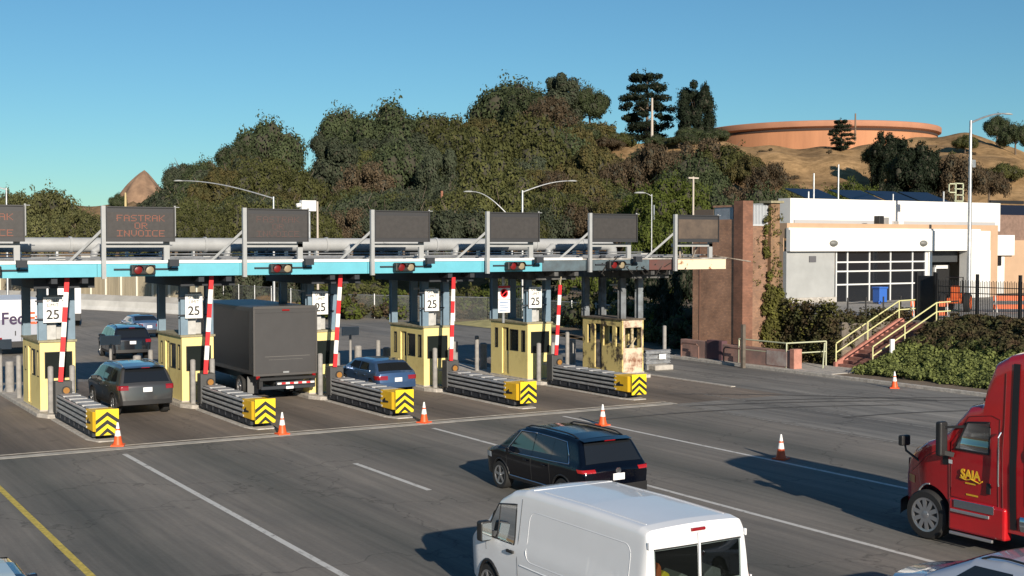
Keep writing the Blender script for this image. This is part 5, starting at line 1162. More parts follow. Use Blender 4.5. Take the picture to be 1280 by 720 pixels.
mb = MB(); mb.tube([(-.45, -.8, .6), (-.45, -.8, 2.0), (.45, -.8, 2.0), (.45, -.8, .6)], .04, 8); mb.build('roll_bar', black, tr)
for sd in (-1, 1): wheel(tr, sd * .65, -.5, .55, .35, orange, 6, sd=sd); wheel(tr, sd * .5, 1.15, .33, .22, orange, 5, sd=sd)
def trestle(lab, loc, rz, L_, z=.9):
    t = thing('road_barricade', lab, 'barricade', loc, rz)
    mb = MB(); mb.box(0, L_, -.03, .03, z - .28, z); mb.build('board', orange, t); mb = MB(); mb.box(0, L_, -.03, .03, z - .75, z - .5); mb.build('board', orange, t)
    for x in (.1, L_ - .1):
        mb = MB(); mb.beam((x, -.3, 0), (x, 0, z), .06, .06).beam((x, .3, 0), (x, 0, z), .06, .06); mb.build('leg', greypaint, t)
trestle('orange board barricade at the head of the stairs', (52.3, 46.3, 2.2), R(-30), 2.0)
trestle('long orange barrier on the ground right of the tractor', (60.9, 47.9, 2.2), R(-30), 2.6, .95)
trestle('orange barrier farther right behind the black fence', (63.4, 46.8, 2.2), R(-30), 2.0, .8)
# black picket fence on the bank top
bf = thing('picket_fence', 'black steel picket fence along the top of the bank', 'fence', (50.7, 43.2, 2.2)); 
mb = MB()
for i in range(240): mb.box(-.012, .012, -i * .1 - .012, -i * .1 + .012, .1, 2.1 + .05 * (i % 2))
mb.build('pickets', black, bf)
for z in (.25, 1.5, 1.8): mb = MB(); mb.box(-.02, .02, -24, 0, z, z + .04); mb.build('rail', black, bf)
for i in range(11): mb = MB(); mb.box(-.06, .06, -i * 2.4 - .06, -i * 2.4 + .06, 0, 2.45); mb.build('post', black, bf)
gt = thing('gate', 'dark solid gate post cluster at the top of the stairs', 'gate', (51.0, 43.7, 2.2)); mb = MB(); mb.box(-.1, .1, -.1, .9, 0, 2.3); mb.build('panel', mat('gate_black', (.02, .022, .025), .6), gt); mb = MB(); mb.box(-.15, .15, -.25, -.1, 0, 2.5).box(-.15, .15, .9, 1.05, 0, 2.5); mb.build('post', black, gt)
bf2 = thing('terrace_fence', 'thin black fence on the terrace edge above the ivy wall', 'fence', (46.6, 45.2, 2.2)); mb = MB()
for i in range(4): mb = MB(); mb.cyl((i * 1.3, i * .05, 0), (i * 1.3, i * .05, 1.25), .04, 8); mb.build('post', black, bf2)
mb = MB(); mb.tube([(0, 0, .95), (3.9, .15, .95)], .015, 6).tube([(0, 0, .5), (3.9, .15, .5)], .015, 6); mb.build('wire', black, bf2)
# tall lamp on the right
def lamp(name, lab, base, ztop, armv, rise, arc=True, r=.1, group=None):
    t = thing(name, lab, 'street lamp', base, 0, group); h = ztop - base[2]; a = Vector(armv)
    mb = MB(); mb.tube([(0, 0, 0), (0, 0, h * .5), (0, 0, h)], [r * 1.2, r, r * .7], 12); mb.build('pole', steel, t, smooth=True)
    pts = []
    for i in range(11):
        u = i / 10; pts.append(Vector((0, 0, h - .15)) + a * u + Vector((0, 0, rise * (math.sin(u * PI / 2) if arc else u))))
    mb = MB(); mb.tube(pts, [r * .55 - .02 * i / 10 for i in range(11)], 8); mb.build('arm', steel, t, smooth=True)
    e = pts[-1]; d = a.normalized(); mb = MB(); mb.v = []
    mb.lathe([(.02, -.08), (.2, -.06), (.22, .0), (.12, .08), (.02, .1)], 14); o = mb.build('lamp_head', mat('lamp_head_grey', (.42, .43, .42), .5), t, smooth=True); o.location = e + d * .25; o.scale = (1.0, 1.0, .8); o.rotation_euler = (0, 0, math.atan2(a.y, a.x)); o.scale = (2.0, .8, .7)
    return t
lamp('street_lamp', 'tall steel street lamp in front of the white building', (71.2, 58.0, 2.1), 14.45, (3.6, 0, 0), .8, r=.13)
bx = MB().box(-.14, .14, -.1, .1, 0, .5).build('pole_box', steel); bx.location = (64.1, 51.95, 10.4); bx.name = 'lamp_box'; bx.parent = bpy.data.objects['street_lamp']; bx.location = (.22, -.05, 9.2)
lamp('street_lamp', 'street lamp with a very long thin arm behind the second sign', (38.3, 102.6, 0), 10.1, (-6.6, 4.2, 0), 1.5, r=.11)
lamp('street_lamp', 'street lamp with drooping arm rising behind the fifth sign', (52.0, 86.3, 0), 8.2, (-2.7, 1.7, 0), 2.2, r=.1)
lamp('street_lamp', 'street lamp with arm to the right behind the fifth sign', (53.4, 87.0, 0), 10.4, (3.2, -1.9, 0), .9, r=.11)
lamp('street_lamp', 'small far street lamp above the leftmost sign', (19.6, 118, 0), 11.0, (-5, 1, 0), .9, r=.1)
lamp('street_lamp', 'small lamp showing among the light green trees', (54.6, 71.6, 0), 9.6, (-.5, .3, 0), .25, r=.05)
def pole(name, lab, cat, base, h, r, m=None, cross=None):
    t = thing(name, lab, cat, base); mb = MB(); mb.tube([(0, 0, 0), (0, 0, h / 2), (0, 0, h)], [r * 1.2, r, r * .8], 8); mb.build('pole', m or steel, t, smooth=True)
    if cross:
        for z, L_ in cross: mb = MB(); mb.box(-L_ / 2, L_ / 2, -.05, .05, z, z + .1); mb.build('crossarm', m or steel, t)
    return t
wood = mat('utility_wood', (.20, .13, .09), .9); palew = mat('pale_wood', (.48, .42, .36), .8)
p_ = pole('camera_pole', 'pole with a white camera box right of the dim message sign', 'camera', (26.7, 66.0, 0), 8.1, .08); mb = MB(); mb.box(-.5, .35, -.2, .2, 7.9, 8.5).cyl((-.75, 0, 8.2), (-.5, 0, 8.25), .12, 12); mb.build('camera', white, p_, bevel=.04)
pole('utility_pole', 'thin pale pole right of the camera pole', 'pole', (39.3, 95.4, 0), 9.5, .09, palew)
pole('utility_pole', 'reddish wooden pole among the dark trees behind the fourth sign', 'pole', (62, 117, 0), 11.6, .16, mat('red_wood', (.30, .13, .08), .9))
pole('utility_pole', 'pale pole with crossarm right of the light green trees', 'pole', (58.0, 71.2, 0), 10.9, .08, palew, [(10.75, .9)])
pole('utility_pole', 'weathered pole beside the lone tall pine', 'pole', tuple(np.array([0, 0, CAMH]) + ray(815, 178) * 190), 6.6, .18, palew)
pole('utility_pole', 'brown pole standing against the big round tank', 'pole', tuple(np.array([0, 0, CAMH]) + ray(1069, 176) * 215), 4.6, .16, wood)
pole('utility_pole', 'slim pale pole rising beside the rock peak', 'pole', tuple(np.array([0, 0, CAMH]) + ray(157, 262) * 120), 1.6, .1, mat('yellow_wood', (.5, .4, .2), .8))
pole('utility_pole', 'thin steel pole behind the sixth message sign', 'pole', (62.0, 81, 0), 9.2, .07)
# little box on pole under the gantry
t = pole('sign_pole', 'pale pole with small blue sign behind the third lane', 'sign', (36.9, 92.0, 0), 4.9, .1, palew); mb = MB(); mb.box(-.35, .35, -.14, -.1, 2.9, 3.3); mb.build('panel', mat('panel_blue', (.12, .36, .60), .5), t)

# ------------------------------------------------------------------ tank on the hill
def at(px, py, d): return np.array([0, 0, CAMH]) + ray(px, py) * d
c = at(1023, 175, 250); tkm = mat('tank_rust', (.44, .20, .10), .8, var=.14, vscale=.3, stretch=(1, 1, .1))
tk = thing('storage_tank', 'huge round rust orange tank on top of the dry hill', 'tank', (c[0], c[1], 17.4))
mb = MB(); mb.lathe([(22.2, 0), (22.2, 9.5)], 96); mb.build('wall', tkm, tk, smooth=True)
mb = MB(); mb.lathe([(22.9, 9.8), (22.95, 9.9), (22.95, 10.75), (22.8, 10.85), (21.5, 10.9), (.1, 11.1)], 96); mb.f = mb.f[:-2]; mb.m = mb.m[:-2]; mb.lathe([(22.25, 9.5), (22.9, 9.8)], 96); mb.f = mb.f[:-2]; mb.m = mb.m[:-2]; mb.build('rim', mat('tank_rim', (.42, .20, .12), .8, var=.08, vscale=.3), tk, smooth=True)
mb = MB(); mb.lathe([(22.3, 9.1), (22.3, 9.5)], 96); mb.f = mb.f[:-2]; mb.m = mb.m[:-2]; mb.build('rim_shadow_band', mat('rim_dark', (.05, .03, .025), .9), tk, smooth=True)  # dark painted band stands in for the shadow under the rim

# ------------------------------------------------------------------ far fences and barriers
pts = [(14, 160), (18.7, 146), (22.1, 137.6), (26.6, 123.7), (31.4, 112.6), (33.0, 107.2), (34, 103)]
jb = thing('concrete_barrier', 'pale concrete barrier curving along the far road', 'barrier', (0, 0, 0)); mb = MB()
for (a, b) in zip(pts, pts[1:]):
    d = Vector((b[0] - a[0], b[1] - a[1], 0)).normalized(); n_ = Vector((-d.y, d.x, 0)); A_ = Vector((*a, 0)); B_ = Vector((*b, 0)); pr = [(-.3, 0), (-.28, .1), (-.1, .35), (-.08, .9), (.08, .9), (.1, .35), (.28, .1), (.3, 0)]
    vs = [A_ + n_ * p[0] + Vector((0, 0, p[1])) for p in pr] + [B_ + n_ * p[0] + Vector((0, 0, p[1])) for p in pr]; mb.add(vs, [(i, i + 1, 9 + i, 8 + i) for i in range(7)])
mb.build('wall', mat('barrier_pale', (.56, .55, .52), .85, var=.15, vscale=.4), jb)
mb = MB(); P3 = [Vector((x + 2.0, y + 3.5, 0)) for x, y in pts]
for a, b in zip(P3, P3[1:]): mb.add([a, b, b + Vector((1.2, 2, 1.1)), a + Vector((1.2, 2, 1.1))], [(0, 1, 2, 3)])
tag(mb.build('gravel_verge', mat('verge_pale', (.42, .40, .36), .95, var=.2, vscale=.3)), kind='structure')
sp_ = [(18, 182), (22, 172.3), (26.3, 163.8), (31.7, 147.4), (39.2, 127.3), (40.0, 124)]
sf = thing('slat_fence', 'tan fence of vertical slats behind the far concrete barrier', 'fence', (0, 0, 0)); tanf = mat('slat_tan', (.36, .31, .22), .85, var=.2, vscale=1.2, stretch=(2, 2, .1))
mb = MB(); mp_ = MB()
for a, b in zip(sp_, sp_[1:]):
    A_ = Vector((*a, 0)); B_ = Vector((*b, 0)); L_ = (B_ - A_).length; n_ = int(L_ / .28)
    for i in range(n_):
        p = A_.lerp(B_, i / n_); q = A_.lerp(B_, (i + .8) / n_); mb.beam(p + Vector((0, 0, 1.4)), q + Vector((0, 0, 1.4)), .04, 2.7)
    for i in range(max(1, n_ // 10)): p = A_.lerp(B_, i * 10 / n_); mp_ = MB(); mp_.box(p.x - .1, p.x + .1, p.y - .25, p.y - .1, 0, 2.85); mp_.build('post', mat('post_pale', (.6, .57, .48), .8), sf)
mb.build('slats', tanf, sf)
cf = [(42.0, 131.9), (43.4, 117), (41.9, 97.8), (50.0, 85.3), (50.8, 76), (50.2, 66)]
cm = bpy.data.materials.new('chain_mesh'); cm.use_nodes = True; n = cm.node_tree.nodes; l = cm.node_tree.links
tcn = n.new('ShaderNodeTexCoord'); mpn = n.new('ShaderNodeMapping'); wv = n.new('ShaderNodeTexWave'); wv2 = n.new('ShaderNodeTexWave'); wv.bands_direction = 'DIAGONAL'; wv.inputs['Scale'].default_value = 11; wv2.bands_direction = 'Z'; wv2.inputs['Scale'].default_value = 11
l.new(tcn.outputs['Object'], wv.inputs[0]); l.new(tcn.outputs['Object'], wv2.inputs[0]); mxn = n.new('ShaderNodeMath'); mxn.operation = 'MAXIMUM'; l.new(wv.outputs['Fac'], mxn.inputs[0]); l.new(wv2.outputs['Fac'], mxn.inputs[1])
gtn = n.new('ShaderNodeMath'); gtn.operation = 'GREATER_THAN'; gtn.inputs[1].default_value = .93; l.new(mxn.outputs[0], gtn.inputs[0]); n['Principled BSDF'].inputs['Base Color'].default_value = (.20, .21, .20, 1); l.new(gtn.outputs[0], n['Principled BSDF'].inputs['Alpha'])
lf = thing('chain_link_fence', 'grey chain link fence with steel posts along the far roadside', 'fence', (0, 0, 0)); mb = MB(); mr = MB()
for a, b in zip(cf, cf[1:]):
    A_ = Vector((*a, 0)); B_ = Vector((*b, 0)); mb.add([A_, B_, B_ + Vector((0, 0, 1.9)), A_ + Vector((0, 0, 1.9))], [(0, 1, 2, 3)]); mr.tube([A_ + Vector((0, 0, 1.92)), B_ + Vector((0, 0, 1.92))], .035, 6)
    k_ = max(1, int((B_ - A_).length / 3.2))
    for i in range(k_): p = A_.lerp(B_, i / k_); q_ = MB(); q_.cyl(p, p + Vector((0, 0, 2.05)), .06, 8); q_.build('post', steel, lf)
mb.build('mesh', cm, lf); mr.build('top_rail', steel, lf)
gd = thing('gate', 'dark green barred gate behind the fourth and fifth booths', 'gate', (48.9, 83.0, 0), R(-50)); mb = MB()
for i in range(14): mb.box(i * .16, i * .16 + .03, -.015, .015, .1, 3.0)
for z in (.2, 1.6, 2.9): mb.box(0, 2.2, -.02, .02, z, z + .06)
mb.build('bars', mat('dark_green', (.02, .035, .025), .6), gd)

# ------------------------------------------------------------------ vegetation
def crown(name, m, R_=4.5, H_=4.2, n=46, rs=(1.2, 1.9), per=380, s=.25, shape='dome', seed=1, core=.55):
    rr = np.random.default_rng(seed); cs = []; rad = []
    for i in range(n):
        if shape == 'dome':
            d = rr.normal(size=3); d /= np.linalg.norm(d); d[2] = abs(d[2]) * 1.1 - .35; q = d * rr.uniform(.55, .98); p = [q[0] * R_, q[1] * R_, H_ * (1 + q[2]) * .62 + H_ * .1]
        elif shape == 'column':
            t = rr.uniform(0, 1); a = rr.uniform(0, 2 * PI); w_ = math.sin(min(1, t * .72 + .2) * PI) ** .4; p = [R_ * .62 * w_ * math.cos(a), R_ * .62 * w_ * math.sin(a), H_ * 2 * t]
        elif shape == 'pine':
            lv = i % 7; t = lv / 6; w_ = (.55 + .45 * math.sin(t * PI * .9 + .2)) * (1 if lv < 5 else .75); a = rr.uniform(0, 2 * PI); k = rr.uniform(.35, 1.0); p = [R_ * w_ * k * math.cos(a), R_ * w_ * k * math.sin(a), H_ * 2 * (.12 + .82 * t) + rr.uniform(-.25, .25)]
        else:      # bush, low mound
            a = rr.uniform(0, 2 * PI); k = rr.uniform(0, .95) ** .6; p = [R_ * k * math.cos(a), R_ * k * math.sin(a), H_ * (.25 + .6 * (1 - k * k)) * rr.uniform(.75, 1.15)]
        cs.append(p); rad.append(rr.uniform(*rs) * (.75 if shape == 'column' and p[2] > H_ * 1.7 else 1))
    fl = .5 if shape == 'pine' else .85
    q = [leaves(None, c_, r_, per, s, flat=fl) for c_, r_ in zip(cs, rad)]
    # stray twigs of leaves outside the lobes
    q += [leaves(None, np.array(c_) + rr.normal(size=3) * r_ * .62, r_ * .4, 14, s * .9) for c_, r_ in zip(cs, rad)]
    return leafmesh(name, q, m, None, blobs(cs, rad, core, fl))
def trunkmesh(h, r, seed, limbs=6, m=None, spread=2.2):
    rr = random.Random(seed); mb = MB(); mb.tube([(0, 0, -1), (.1, .05, h * .4), (.0, .1, h * .75), (.1, 0, h)], [r * 1.3, r, r * .7, r * .35], 8)
    for i in range(limbs):
        a = rr.uniform(0, 2 * PI); z = h * rr.uniform(.35, .85); L_ = spread * rr.uniform(.6, 1.1)
        mb.tube([(0, 0, z), (L_ * .5 * math.cos(a), L_ * .5 * math.sin(a), z + L_ * .35), (L_ * math.cos(a), L_ * math.sin(a), z + L_ * .9)], [r * .4, r * .25, r * .1], 6)
    return mb.build('trunk', m or wood_b)
wood_b = mat('bark', (.13, .10, .075), .95, var=.3, vscale=3)
G = {}
lm_dark = leafmat('leaves_dark', (.095, .118, .055), (.052, .068, .036)); lm_olive = leafmat('leaves_olive', (.135, .138, .048), (.075, .082, .032))
lm_euc = leafmat('leaves_grey_green', (.100, .115, .070), (.055, .068, .045)); lm_br = leafmat('leaves_brownish', (.16, .115, .072), (.09, .072, .045))
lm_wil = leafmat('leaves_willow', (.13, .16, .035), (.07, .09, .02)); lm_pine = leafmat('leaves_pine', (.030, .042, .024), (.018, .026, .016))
lm_left = leafmat('leaves_yellow_green', (.18, .175, .07), (.09, .10, .045)); lm_rust = leafmat('leaves_rust', (.155, .125, .05), (.08, .082, .033))
def proto(key, m, trunk_h, **kw):
    root = bpy.data.objects.new('tree', None); COL.objects.link(root)
    c_ = crown('crown', m, **kw); c_.parent = root; t_ = trunkmesh(trunk_h, .22, kw.get('seed', 1)); t_.parent = root
    co_ = np.array([v.co[:] for v in c_.data.vertices]); mx = float(np.percentile(co_[:, 2], 99.4)); wx = float(np.percentile(np.abs(co_[:, 0]), 97))
    G[key] = dict(root=root, top=mx, wid=wx, used=False)
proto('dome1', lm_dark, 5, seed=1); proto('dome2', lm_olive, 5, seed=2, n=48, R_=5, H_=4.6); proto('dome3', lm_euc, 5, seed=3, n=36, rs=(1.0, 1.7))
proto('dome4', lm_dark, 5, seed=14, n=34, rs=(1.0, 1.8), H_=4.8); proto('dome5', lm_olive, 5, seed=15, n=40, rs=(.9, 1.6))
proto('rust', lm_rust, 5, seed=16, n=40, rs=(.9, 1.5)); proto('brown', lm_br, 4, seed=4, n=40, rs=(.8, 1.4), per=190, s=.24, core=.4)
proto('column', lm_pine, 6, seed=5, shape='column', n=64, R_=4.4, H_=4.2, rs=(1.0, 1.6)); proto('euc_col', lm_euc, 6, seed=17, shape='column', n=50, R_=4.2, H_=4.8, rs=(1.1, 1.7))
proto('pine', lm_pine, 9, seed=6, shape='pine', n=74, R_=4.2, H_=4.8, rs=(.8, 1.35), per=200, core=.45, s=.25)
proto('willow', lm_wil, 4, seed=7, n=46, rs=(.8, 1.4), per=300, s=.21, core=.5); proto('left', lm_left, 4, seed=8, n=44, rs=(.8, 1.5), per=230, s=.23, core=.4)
BP = {}
def bproto_(key, m, **kw):
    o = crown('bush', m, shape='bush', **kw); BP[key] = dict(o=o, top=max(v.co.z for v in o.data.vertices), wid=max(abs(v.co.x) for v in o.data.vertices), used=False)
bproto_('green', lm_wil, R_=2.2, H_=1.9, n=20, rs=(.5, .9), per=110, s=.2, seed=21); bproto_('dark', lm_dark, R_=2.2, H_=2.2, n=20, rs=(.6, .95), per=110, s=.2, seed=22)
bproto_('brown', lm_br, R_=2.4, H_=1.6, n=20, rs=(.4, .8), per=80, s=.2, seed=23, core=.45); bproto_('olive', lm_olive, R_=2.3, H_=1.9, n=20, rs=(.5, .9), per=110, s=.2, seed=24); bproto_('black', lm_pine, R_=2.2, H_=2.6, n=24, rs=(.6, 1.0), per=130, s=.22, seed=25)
USED_LAB = {}
def uniq(lab): return lab
KIND = dict(dome1='dark green round tree', dome2='olive green round tree', dome3='grey green tree', dome4='dark green tree', dome5='olive tree', rust='rust tinged tree', brown='brownish thinning tree',
            column='dark column shaped tree', euc_col='grey green tall tree', pine='layered pine', willow='light green willowy tree', left='yellow green tree')
def basez(x, y): return float(max(terrain_z(x, y), bank_z(x, y) if (x > 42.5 and -12 < y < 103 and x > 42.3 + max(0, y - 54) * .28 and x < 159) else -9))
def plant(key, px, ptop, hwpx, d, lab=None, group=None, name='tree', cover=None):
    """tree whose crown top projects near (px, ptop) from the reference viewpoint, d metres away, planted on the terrain"""
    p = at(px, 300, d / np.linalg.norm(ray(px, 300))); x, y = p[0], p[1]; gz = basez(x, y) - .2
    fw = x * math.sin(YAW) + y * math.cos(YAW); ztop = CAMH + (305 - ptop) / F * fw; g_ = G[key]; h = max(2.5, ztop - gz)
    hwm = hwpx / F * fw; sx = hwm / g_['wid']; sz = h / g_['top']; off = 0; sx = min(sx, 1.25 * h / g_['top'])
    if key not in ('column', 'pine'): sx *= 1.08
    if key == 'column': sx *= 1.25
    if sz > 1.55 * sx and key not in ('column', 'euc_col', 'pine'): off = h - 1.55 * sx * g_['top']; sz = 1.55 * sx
    r_ = g_['root'] if not g_['used'] else dup(g_['root'], (0, 0, 0)); 
    if not g_['used']: g_['used'] = True; g_['s0'] = True
    r_.name = name; r_.location = (x, y, gz + off); r_.rotation_euler = (0, 0, random.uniform(0, 6.28)); r_.scale = (sx, sx, sz)
    tag(r_, lab, 'tree', group or 'trees on the slope behind the gantry'); return r_
def label_tree(key, px, rest): return f'{KIND[key]} {rest}'
# silhouette rows, all positions in the reference picture's pixels with distances in metres
SIG = ['leftmost', 'FASTRAK', 'dim lettered', 'fourth', 'fifth', 'sixth', 'scorched']
def near(px):
    for lim, s in ((95, 'above the leftmost sign'), (130, 'just left of the FASTRAK sign'), (222, 'above the FASTRAK sign'), (305, 'right of the FASTRAK sign'), (392, 'above the dim lettered sign'), (466, 'left of the fourth sign'),
                   (540, 'above the fourth sign'), (610, 'right of the fourth sign'), (678, 'above the fifth sign'), (738, 'right of the fifth sign'), (802, 'above the sixth sign'), (846, 'left of the scorched sign'), (915, 'above the scorched sign'), (2000, 'above the brick tower')):
        if px < lim: return s
ROWS = {}
def T(key, px, top, hw, d, row):
    lab = f'{KIND[key]} {near(px)}, {row}'
    k = (key, near(px), row); ROWS[k] = ROWS.get(k, 0) + 1
    if ROWS[k] > 1: lab = f'{KIND[key]} {near(px)}, {row}, {["", "second", "third", "fourth", "fifth"][min(4, ROWS[k] - 1)]}'
    plant(key, px, top, hw, d, lab)
A1 = 'on the skyline'; A2 = 'mid slope'; A3 = 'at the slope foot'
for a in [('dome3', 228, 206, 20, 205, A1), ('dome1', 258, 202, 22, 200, A1), ('dome4', 298, 178, 22, 205, A1), ('dome1', 335, 154, 34, 210, A1), ('dome4', 366, 186, 13, 208, A1), ('dome3', 410, 166, 18, 205, A1), ('dome4', 432, 138, 32, 205, A1),
          ('dome1', 488, 133, 42, 200, A1), ('euc_col', 520, 150, 22, 206, A1), ('dome2', 556, 146, 38, 195, A1), ('rust', 600, 150, 30, 195, A1), ('dome1', 640, 106, 42, 225, A1), ('dome4', 662, 112, 26, 215, A1), ('euc_col', 703, 97, 24, 222, A1), ('dome4', 737, 110, 20, 222, A1),
          ('dome5', 765, 166, 24, 200, A1), ('pine', 808, 94, 30, 214, A1), ('column', 869, 106, 17, 206, A1)]: T(*a)
for a in [('dome1', 238, 232, 28, 165, A2), ('rust', 278, 212, 34, 160, A2), ('dome2', 330, 205, 40, 160, A2), ('dome5', 372, 215, 34, 158, A2), ('euc_col', 420, 178, 30, 165, A2), ('brown', 458, 205, 30, 150, A2), ('dome1', 500, 180, 34, 160, A2),
          ('euc_col', 548, 190, 24, 152, A2), ('dome2', 590, 165, 48, 165, A2), ('dome2', 650, 150, 56, 170, A2), ('dome2', 618, 200, 50, 150, A2), ('dome1', 700, 170, 40, 175, A2), ('brown', 685, 122, 26, 205, A2), ('rust', 740, 185, 38, 165, A2), ('brown', 775, 200, 30, 160, A2),
          ('brown', 820, 182, 28, 165, A2), ('dome4', 805, 190, 24, 170, A2), ('brown', 880, 176, 32, 170, A2), ('dome5', 905, 184, 30, 168, A2), ('rust', 935, 196, 26, 165, A2), ('brown', 960, 205, 22, 160, A2), ('dome1', 865, 200, 34, 150, A2)]: T(*a)
for a in [('dome5', 250, 260, 34, 135, A3), ('dome2', 300, 250, 36, 134, A3), ('olive' if 0 else 'dome5', 350, 252, 38, 133, A3), ('dome3', 400, 262, 28, 130, A3), ('brown', 440, 262, 26, 126, A3), ('dome1', 478, 250, 30, 130, A3), ('dome3', 525, 245, 30, 128, A3), ('dome2', 572, 240, 40, 126, A3), ('dome5', 630, 238, 44, 124, A3),
          ('dome2', 690, 240, 38, 122, A3), ('brown', 730, 255, 30, 120, A3), ('rust', 765, 250, 28, 118, A3), ('willow', 808, 240, 30, 112, A3), ('willow', 842, 224, 40, 106, A3), ('willow', 815, 275, 34, 98, A3), ('dome1', 888, 240, 34, 118, A3), ('brown', 925, 236, 34, 122, A3), ('dome1', 955, 238, 30, 120, A3), ('brown', 985, 252, 24, 115, A3)]: T(*a)
for a in [('left', 18, 242, 32, 175, A3), ('left', 58, 238, 38, 170, A3), ('left', 95, 262, 30, 160, A3), ('left', 125, 276, 28, 150, A3), ('left', 40, 270, 36, 150, A3), ('left', -20, 246, 30, 165, A3), ('dome1', 148, 243, 9, 200, A1), ('left', 160, 285, 30, 150, A3), ('dome5', 205, 268, 30, 145, A3)]: T(*a)
for i, (key, px, top, hw, d) in enumerate([('pine', 1051, 151, 14, 205), ('column', 1108, 168, 15, 175), ('dome4', 1096, 180, 16, 176), ('column', 1142, 180, 24, 150), ('dome4', 1130, 192, 20, 152), ('brown', 1200, 196, 30, 150), ('brown', 1235, 212, 20, 158), ('dome1', 1245, 146, 13, 215), ('dome4', 1268, 156, 17, 205), ('willow', 1062, 228, 28, 132), ('dome5', 1205, 170, 12, 200), ('dome5', 1255, 205, 18, 180), ('brown', 1180, 240, 24, 140)]):
    plant(key, px, top, hw, d, ['small layered pine in front of the big tank', 'dark column tree on the hill below the tank', 'dark tree touching the column tree below the tank', 'big dark column tree above the office roof', 'dark tree left of the big column tree above the roof', 'grey brown shrubby tree behind the street lamp', 'grey brown tree right of the street lamp', 'small dark tree on the ridge right of the lamp head', 'dark round tree on the ridge at the right edge', 'light green tree behind the solar panels', 'pale olive bush right of the tank', 'olive bush on the hill at the right', 'low brown tree just above the roof ladder'][i], 'trees on the dry hill')
# the rest of the wood: trees merging into one another between the rows
fr = random.Random(31)
for i in range(150):
    px = fr.uniform(212, 900) if i < 118 else fr.uniform(215, 640); u = fr.random()
    sky = float(np.interp(px, [210, 260, 330, 380, 430, 490, 560, 620, 650, 700, 740, 790, 900], [215, 200, 170, 208, 156, 142, 155, 150, 120, 108, 135, 185, 192]))
    top = sky + 14 + u * (268 - sky - 14); d = 205 - 85 * u + fr.uniform(-6, 6); hw = fr.uniform(20, 34)
    if 770 < px and top < 200: continue
    key = fr.choice(['dome1', 'dome2', 'dome4', 'dome5', 'dome3', 'dome2', 'rust', 'euc_col'] if px < 700 else ['brown', 'rust', 'dome5', 'brown', 'dome4'])
    zone = 'upper' if u < .33 else ('middle' if u < .66 else 'lower')
    plant(key, px, top, hw, d, f'{KIND[key]} in the {zone} wood {near(px)}', 'trees filling the dense wood')
for px, top, hw, d in ((1010, 246, 16, 118), (990, 232, 22, 130)): plant('dome5', px, top, hw, d, 'olive tree behind the left end of the office roof', 'trees on the dry hill')
# distant rock peak
c = at(182, 262, 420); mb = MB(); rr = np.random.default_rng(4)
def pk(u, v):
    a = u * 2 * PI; r = 23 * (1 - v) ** .85 * (1 + .10 * math.sin(a * 3 + 1) + .06 * math.sin(a * 7 + v * 9)); z = 32.5 * v
    return (c[0] + r * math.cos(a) + 1.0 * math.sin(v * 6), c[1] + r * math.sin(a), -2 + z + .8 * math.sin(a * 5 + v * 14) * (1 - v))
mb.grid(pk, 60, 30); tag(mb.build('rock_peak', mat('rock_brown', (.30, .19, .12), .95, col2=(.16, .10, .065), vscale=.25, bump=3, bscale=.8, detail=12), smooth='all'), kind='structure')
# bushes
def B(key, px, pbase, hwpx, hpx, lab, onterr=False, d=None):
    b = BP[key]
    if d: p = at(px, 300, d / np.linalg.norm(ray(px, 300))); x, y = p[0], p[1]; gz = basez(x, y)
    else: t_ = -CAMH / ray(px, pbase)[2]; p = at(px, pbase, t_); x, y = p[0], p[1]; gz = basez(x, y)
    fw = x * math.sin(YAW) + y * math.cos(YAW); o = b['o'] if not b['used'] else b['o'].copy()
    if b['used']: COL.objects.link(o)
    b['used'] = True; sx = hwpx / F * fw / b['wid']; sz = hpx / F * fw / b['top']; o.location = (x, y, gz - .1); o.scale = (sx, sx, sz); o.rotation_euler = (0, 0, random.uniform(0, 6.28)); o.name = 'bush'
    return tag(o, lab, 'bush', 'bushes around the toll plaza')
for i, (px, pb, hw, h) in enumerate([(265, 372, 20, 22), (295, 374, 22, 26), (328, 376, 22, 28), (352, 378, 16, 24)]): B('dark' if i % 2 else 'olive', px, pb, hw, h, f'{["olive bush at the left", "dark bush second from left", "olive bush third from left", "dark bush at the right"][i]} end of the row above the box truck roof')
for i, (px, pb, hw, h) in enumerate([(405, 378, 18, 30), (432, 381, 20, 34), (462, 382, 20, 34), (490, 384, 18, 34)]): B('green' if i else 'olive', px, pb, hw, h, f'{["olive", "first bright green", "second bright green", "third bright green"][i]} bush behind the chain link fence by the blue car')
for i, (px, pb, hw, h) in enumerate([(560, 386, 22, 40), (592, 387, 24, 42), (625, 388, 22, 40), (700, 386, 28, 40), (728, 388, 22, 36)]): B('dark' if i > 2 else 'olive', px, pb, hw, h, f'{["leftmost olive", "middle olive", "rightmost olive", "left dark", "right dark"][i]} bush under the gantry between the fourth and burnt booths')
for i, (px, pb, hw, h) in enumerate([(715, 404, 22, 34), (745, 412, 20, 50)]): B('green', px, pb, hw, h, f'{["left", "right"][i]} green bush just left of the burnt booth columns')
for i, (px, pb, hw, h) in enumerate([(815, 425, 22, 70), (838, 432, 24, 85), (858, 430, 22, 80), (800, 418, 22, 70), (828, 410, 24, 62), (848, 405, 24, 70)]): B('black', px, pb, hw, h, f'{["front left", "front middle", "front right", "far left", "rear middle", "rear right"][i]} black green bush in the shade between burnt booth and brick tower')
for i, (px, hw, h, d, k) in enumerate([(825, 30, 45, 96, 'green'), (800, 24, 40, 100, 'olive'), (860, 26, 30, 92, 'green')]): B(k, px, 0, hw, h, f'{["light green bush left of", "olive bush farther left of", "light green bush behind"][i]} the brick tower under the gantry end', d=d)
hb = random.Random(9)
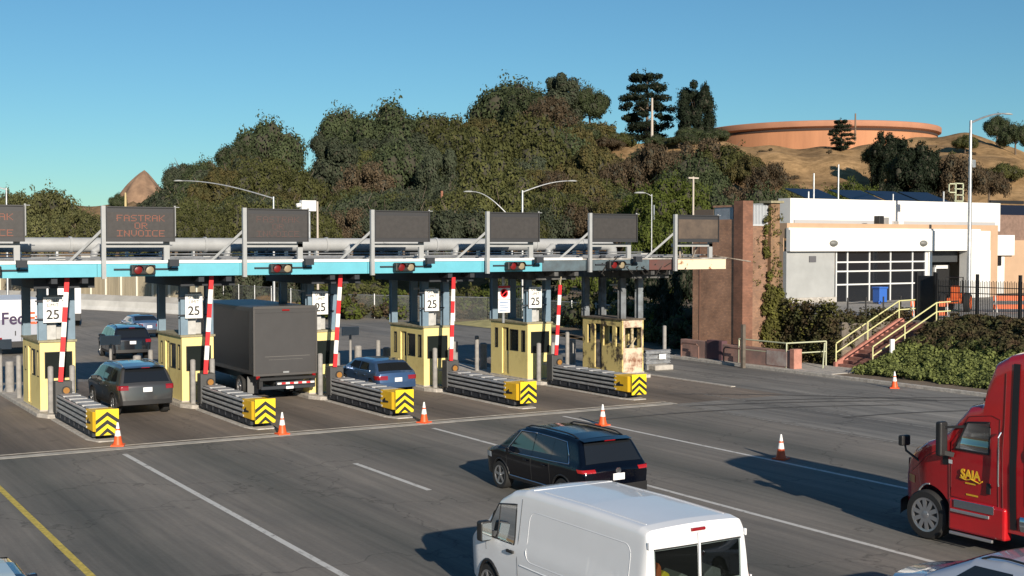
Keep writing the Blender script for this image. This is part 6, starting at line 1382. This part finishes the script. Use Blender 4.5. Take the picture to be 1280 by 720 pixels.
for i in range(42):
    px = hb.uniform(880, 1300); d = hb.uniform(125, 205); B(hb.choice(['brown', 'brown', 'olive']), px, 0, hb.uniform(4, 13), hb.uniform(4, 9), 'small dry bush dotted on the golden hillside', d=d)
for o in COL.objects:
    if o.get('label') == 'small dry bush dotted on the golden hillside': o['group'] = 'dry bushes dotted on the golden hillside'
vb_ = random.Random(12)
for i in range(26):
    Y_ = 56 + i * 1.9; X_ = 46.2 + (Y_ - 54) * .28 + vb_.uniform(-.9, 1.2); k_ = vb_.choice(['olive', 'green', 'dark', 'olive', 'brown']); b_ = BP[k_]; o = b_['o'].copy(); COL.objects.link(o); o.name = 'bush'
    o.location = (X_, Y_, -.1); s_ = vb_.uniform(.6, 1.0); o.scale = (s_, s_, s_ * vb_.uniform(.9, 1.5)); o.rotation_euler = (0, 0, vb_.uniform(0, 6)); tag(o, 'roadside bush in the hedge row leading back behind the brick tower', 'bush', 'hedge row leading back behind the tower')
for i in range(22):
    p = g_pt = None; px = 402 + i * 15; tt_ = at(px, 300, 104 / np.linalg.norm(ray(px, 300)) + 0); o = BP[vb_.choice(['green', 'olive', 'brown', 'green'])]['o'].copy(); COL.objects.link(o); o.name = 'bush'
    o.location = (tt_[0] + vb_.uniform(-2, 2), tt_[1] + vb_.uniform(-2, 4) + 2, -.2); s_ = vb_.uniform(.8, 1.3); o.scale = (s_, s_, s_ * vb_.uniform(.8, 1.2)); o.rotation_euler = (0, 0, vb_.uniform(0, 6)); tag(o, 'shrub in the green thicket behind the chain link fence', 'bush', 'thicket behind the chain link fence')
# ivy wall left of the stairs
wl = thing('ivy_wall', 'retaining wall covered in ivy between tower and stairs', 'hedge', (45.75, 44.95, .1)); mb = MB(); mb.box(.2, .6, 0, 9, 0, 2.15).box(.6, 5, .0, .3, 0, 2.1); mb.build('wall', mat('wall_dark', (.14, .12, .10), .9, var=.2), wl)  # wall colour set darker so that it looks shaded
qs = []
for i in range(260): z = RNG.uniform(0, 3.0); qs.append(leaves(None, (RNG.uniform(-.15, .25), RNG.uniform(0, 4.6), z), .3, 46, .13))
for i in range(150): x_ = RNG.uniform(.3, 4.9); qs.append(leaves(None, (x_, RNG.uniform(-.12, .7), RNG.uniform(.2 + .35 * x_, 2.6)), .28, 40, .12))
leafmesh('ivy', qs, ivyd, wl); qs = []
for i in range(90): z = RNG.uniform(0, 3.1); qs.append(leaves(None, (RNG.uniform(-.3, .1), RNG.uniform(0, 4.6), z), .25, 16, .12))
leafmesh('ivy_tips', qs, ivy, wl)
# shrubs on the bank (ground cover): bright low part, dark upper part
def cover(name, xr, yr, n, m, s, lab, hgt, cat):
    rr = np.random.default_rng(11); X = rr.uniform(*xr, n); Y = rr.uniform(*yr, n); Z = bank_z(X, Y) + hgt * (.45 + .35 * np.sin(X * 2.1 + Y * 1.7) * np.sin(Y * 2.6 - X) + .2 * np.sin(X * 5 + 1) * np.sin(Y * 6)) 
    qs = [leaves(None, (X[i], Y[i], Z[i]), .26, 22, s, flat=.6) for i in range(n)]; o = leafmesh(name, qs, m); tag(o, lab, cat, kind='stuff'); return o
lm_bank = leafmat('bank_leaves', (.215, .245, .075), (.10, .12, .042), 0, 1.4, .2)
cover('ground_cover', (43.7, 47.6), (14, 42.0), 5200, lm_bank, .115, 'bright green low shrubs covering the bank above the kerb', .36, 'shrubs')
cover('ground_cover', (46.9, 50.6), (14, 42.0), 4200, ivyd, .125, 'dark brownish creeper covering the upper bank below the black fence', .55, 'shrubs')
# dry grass patch beyond the booths
mb = MB(); mb.grid(lambda u, v: (46 + 7 * u, 78 + 10 * v - 4 * u, .02 + .5 * math.sin(PI * u) * math.sin(PI * v)), 10, 10); tag(mb.build('dry_verge', mat('dry_verge_m', (.36, .32, .14), .95, var=.25, vscale=1)), kind='structure')
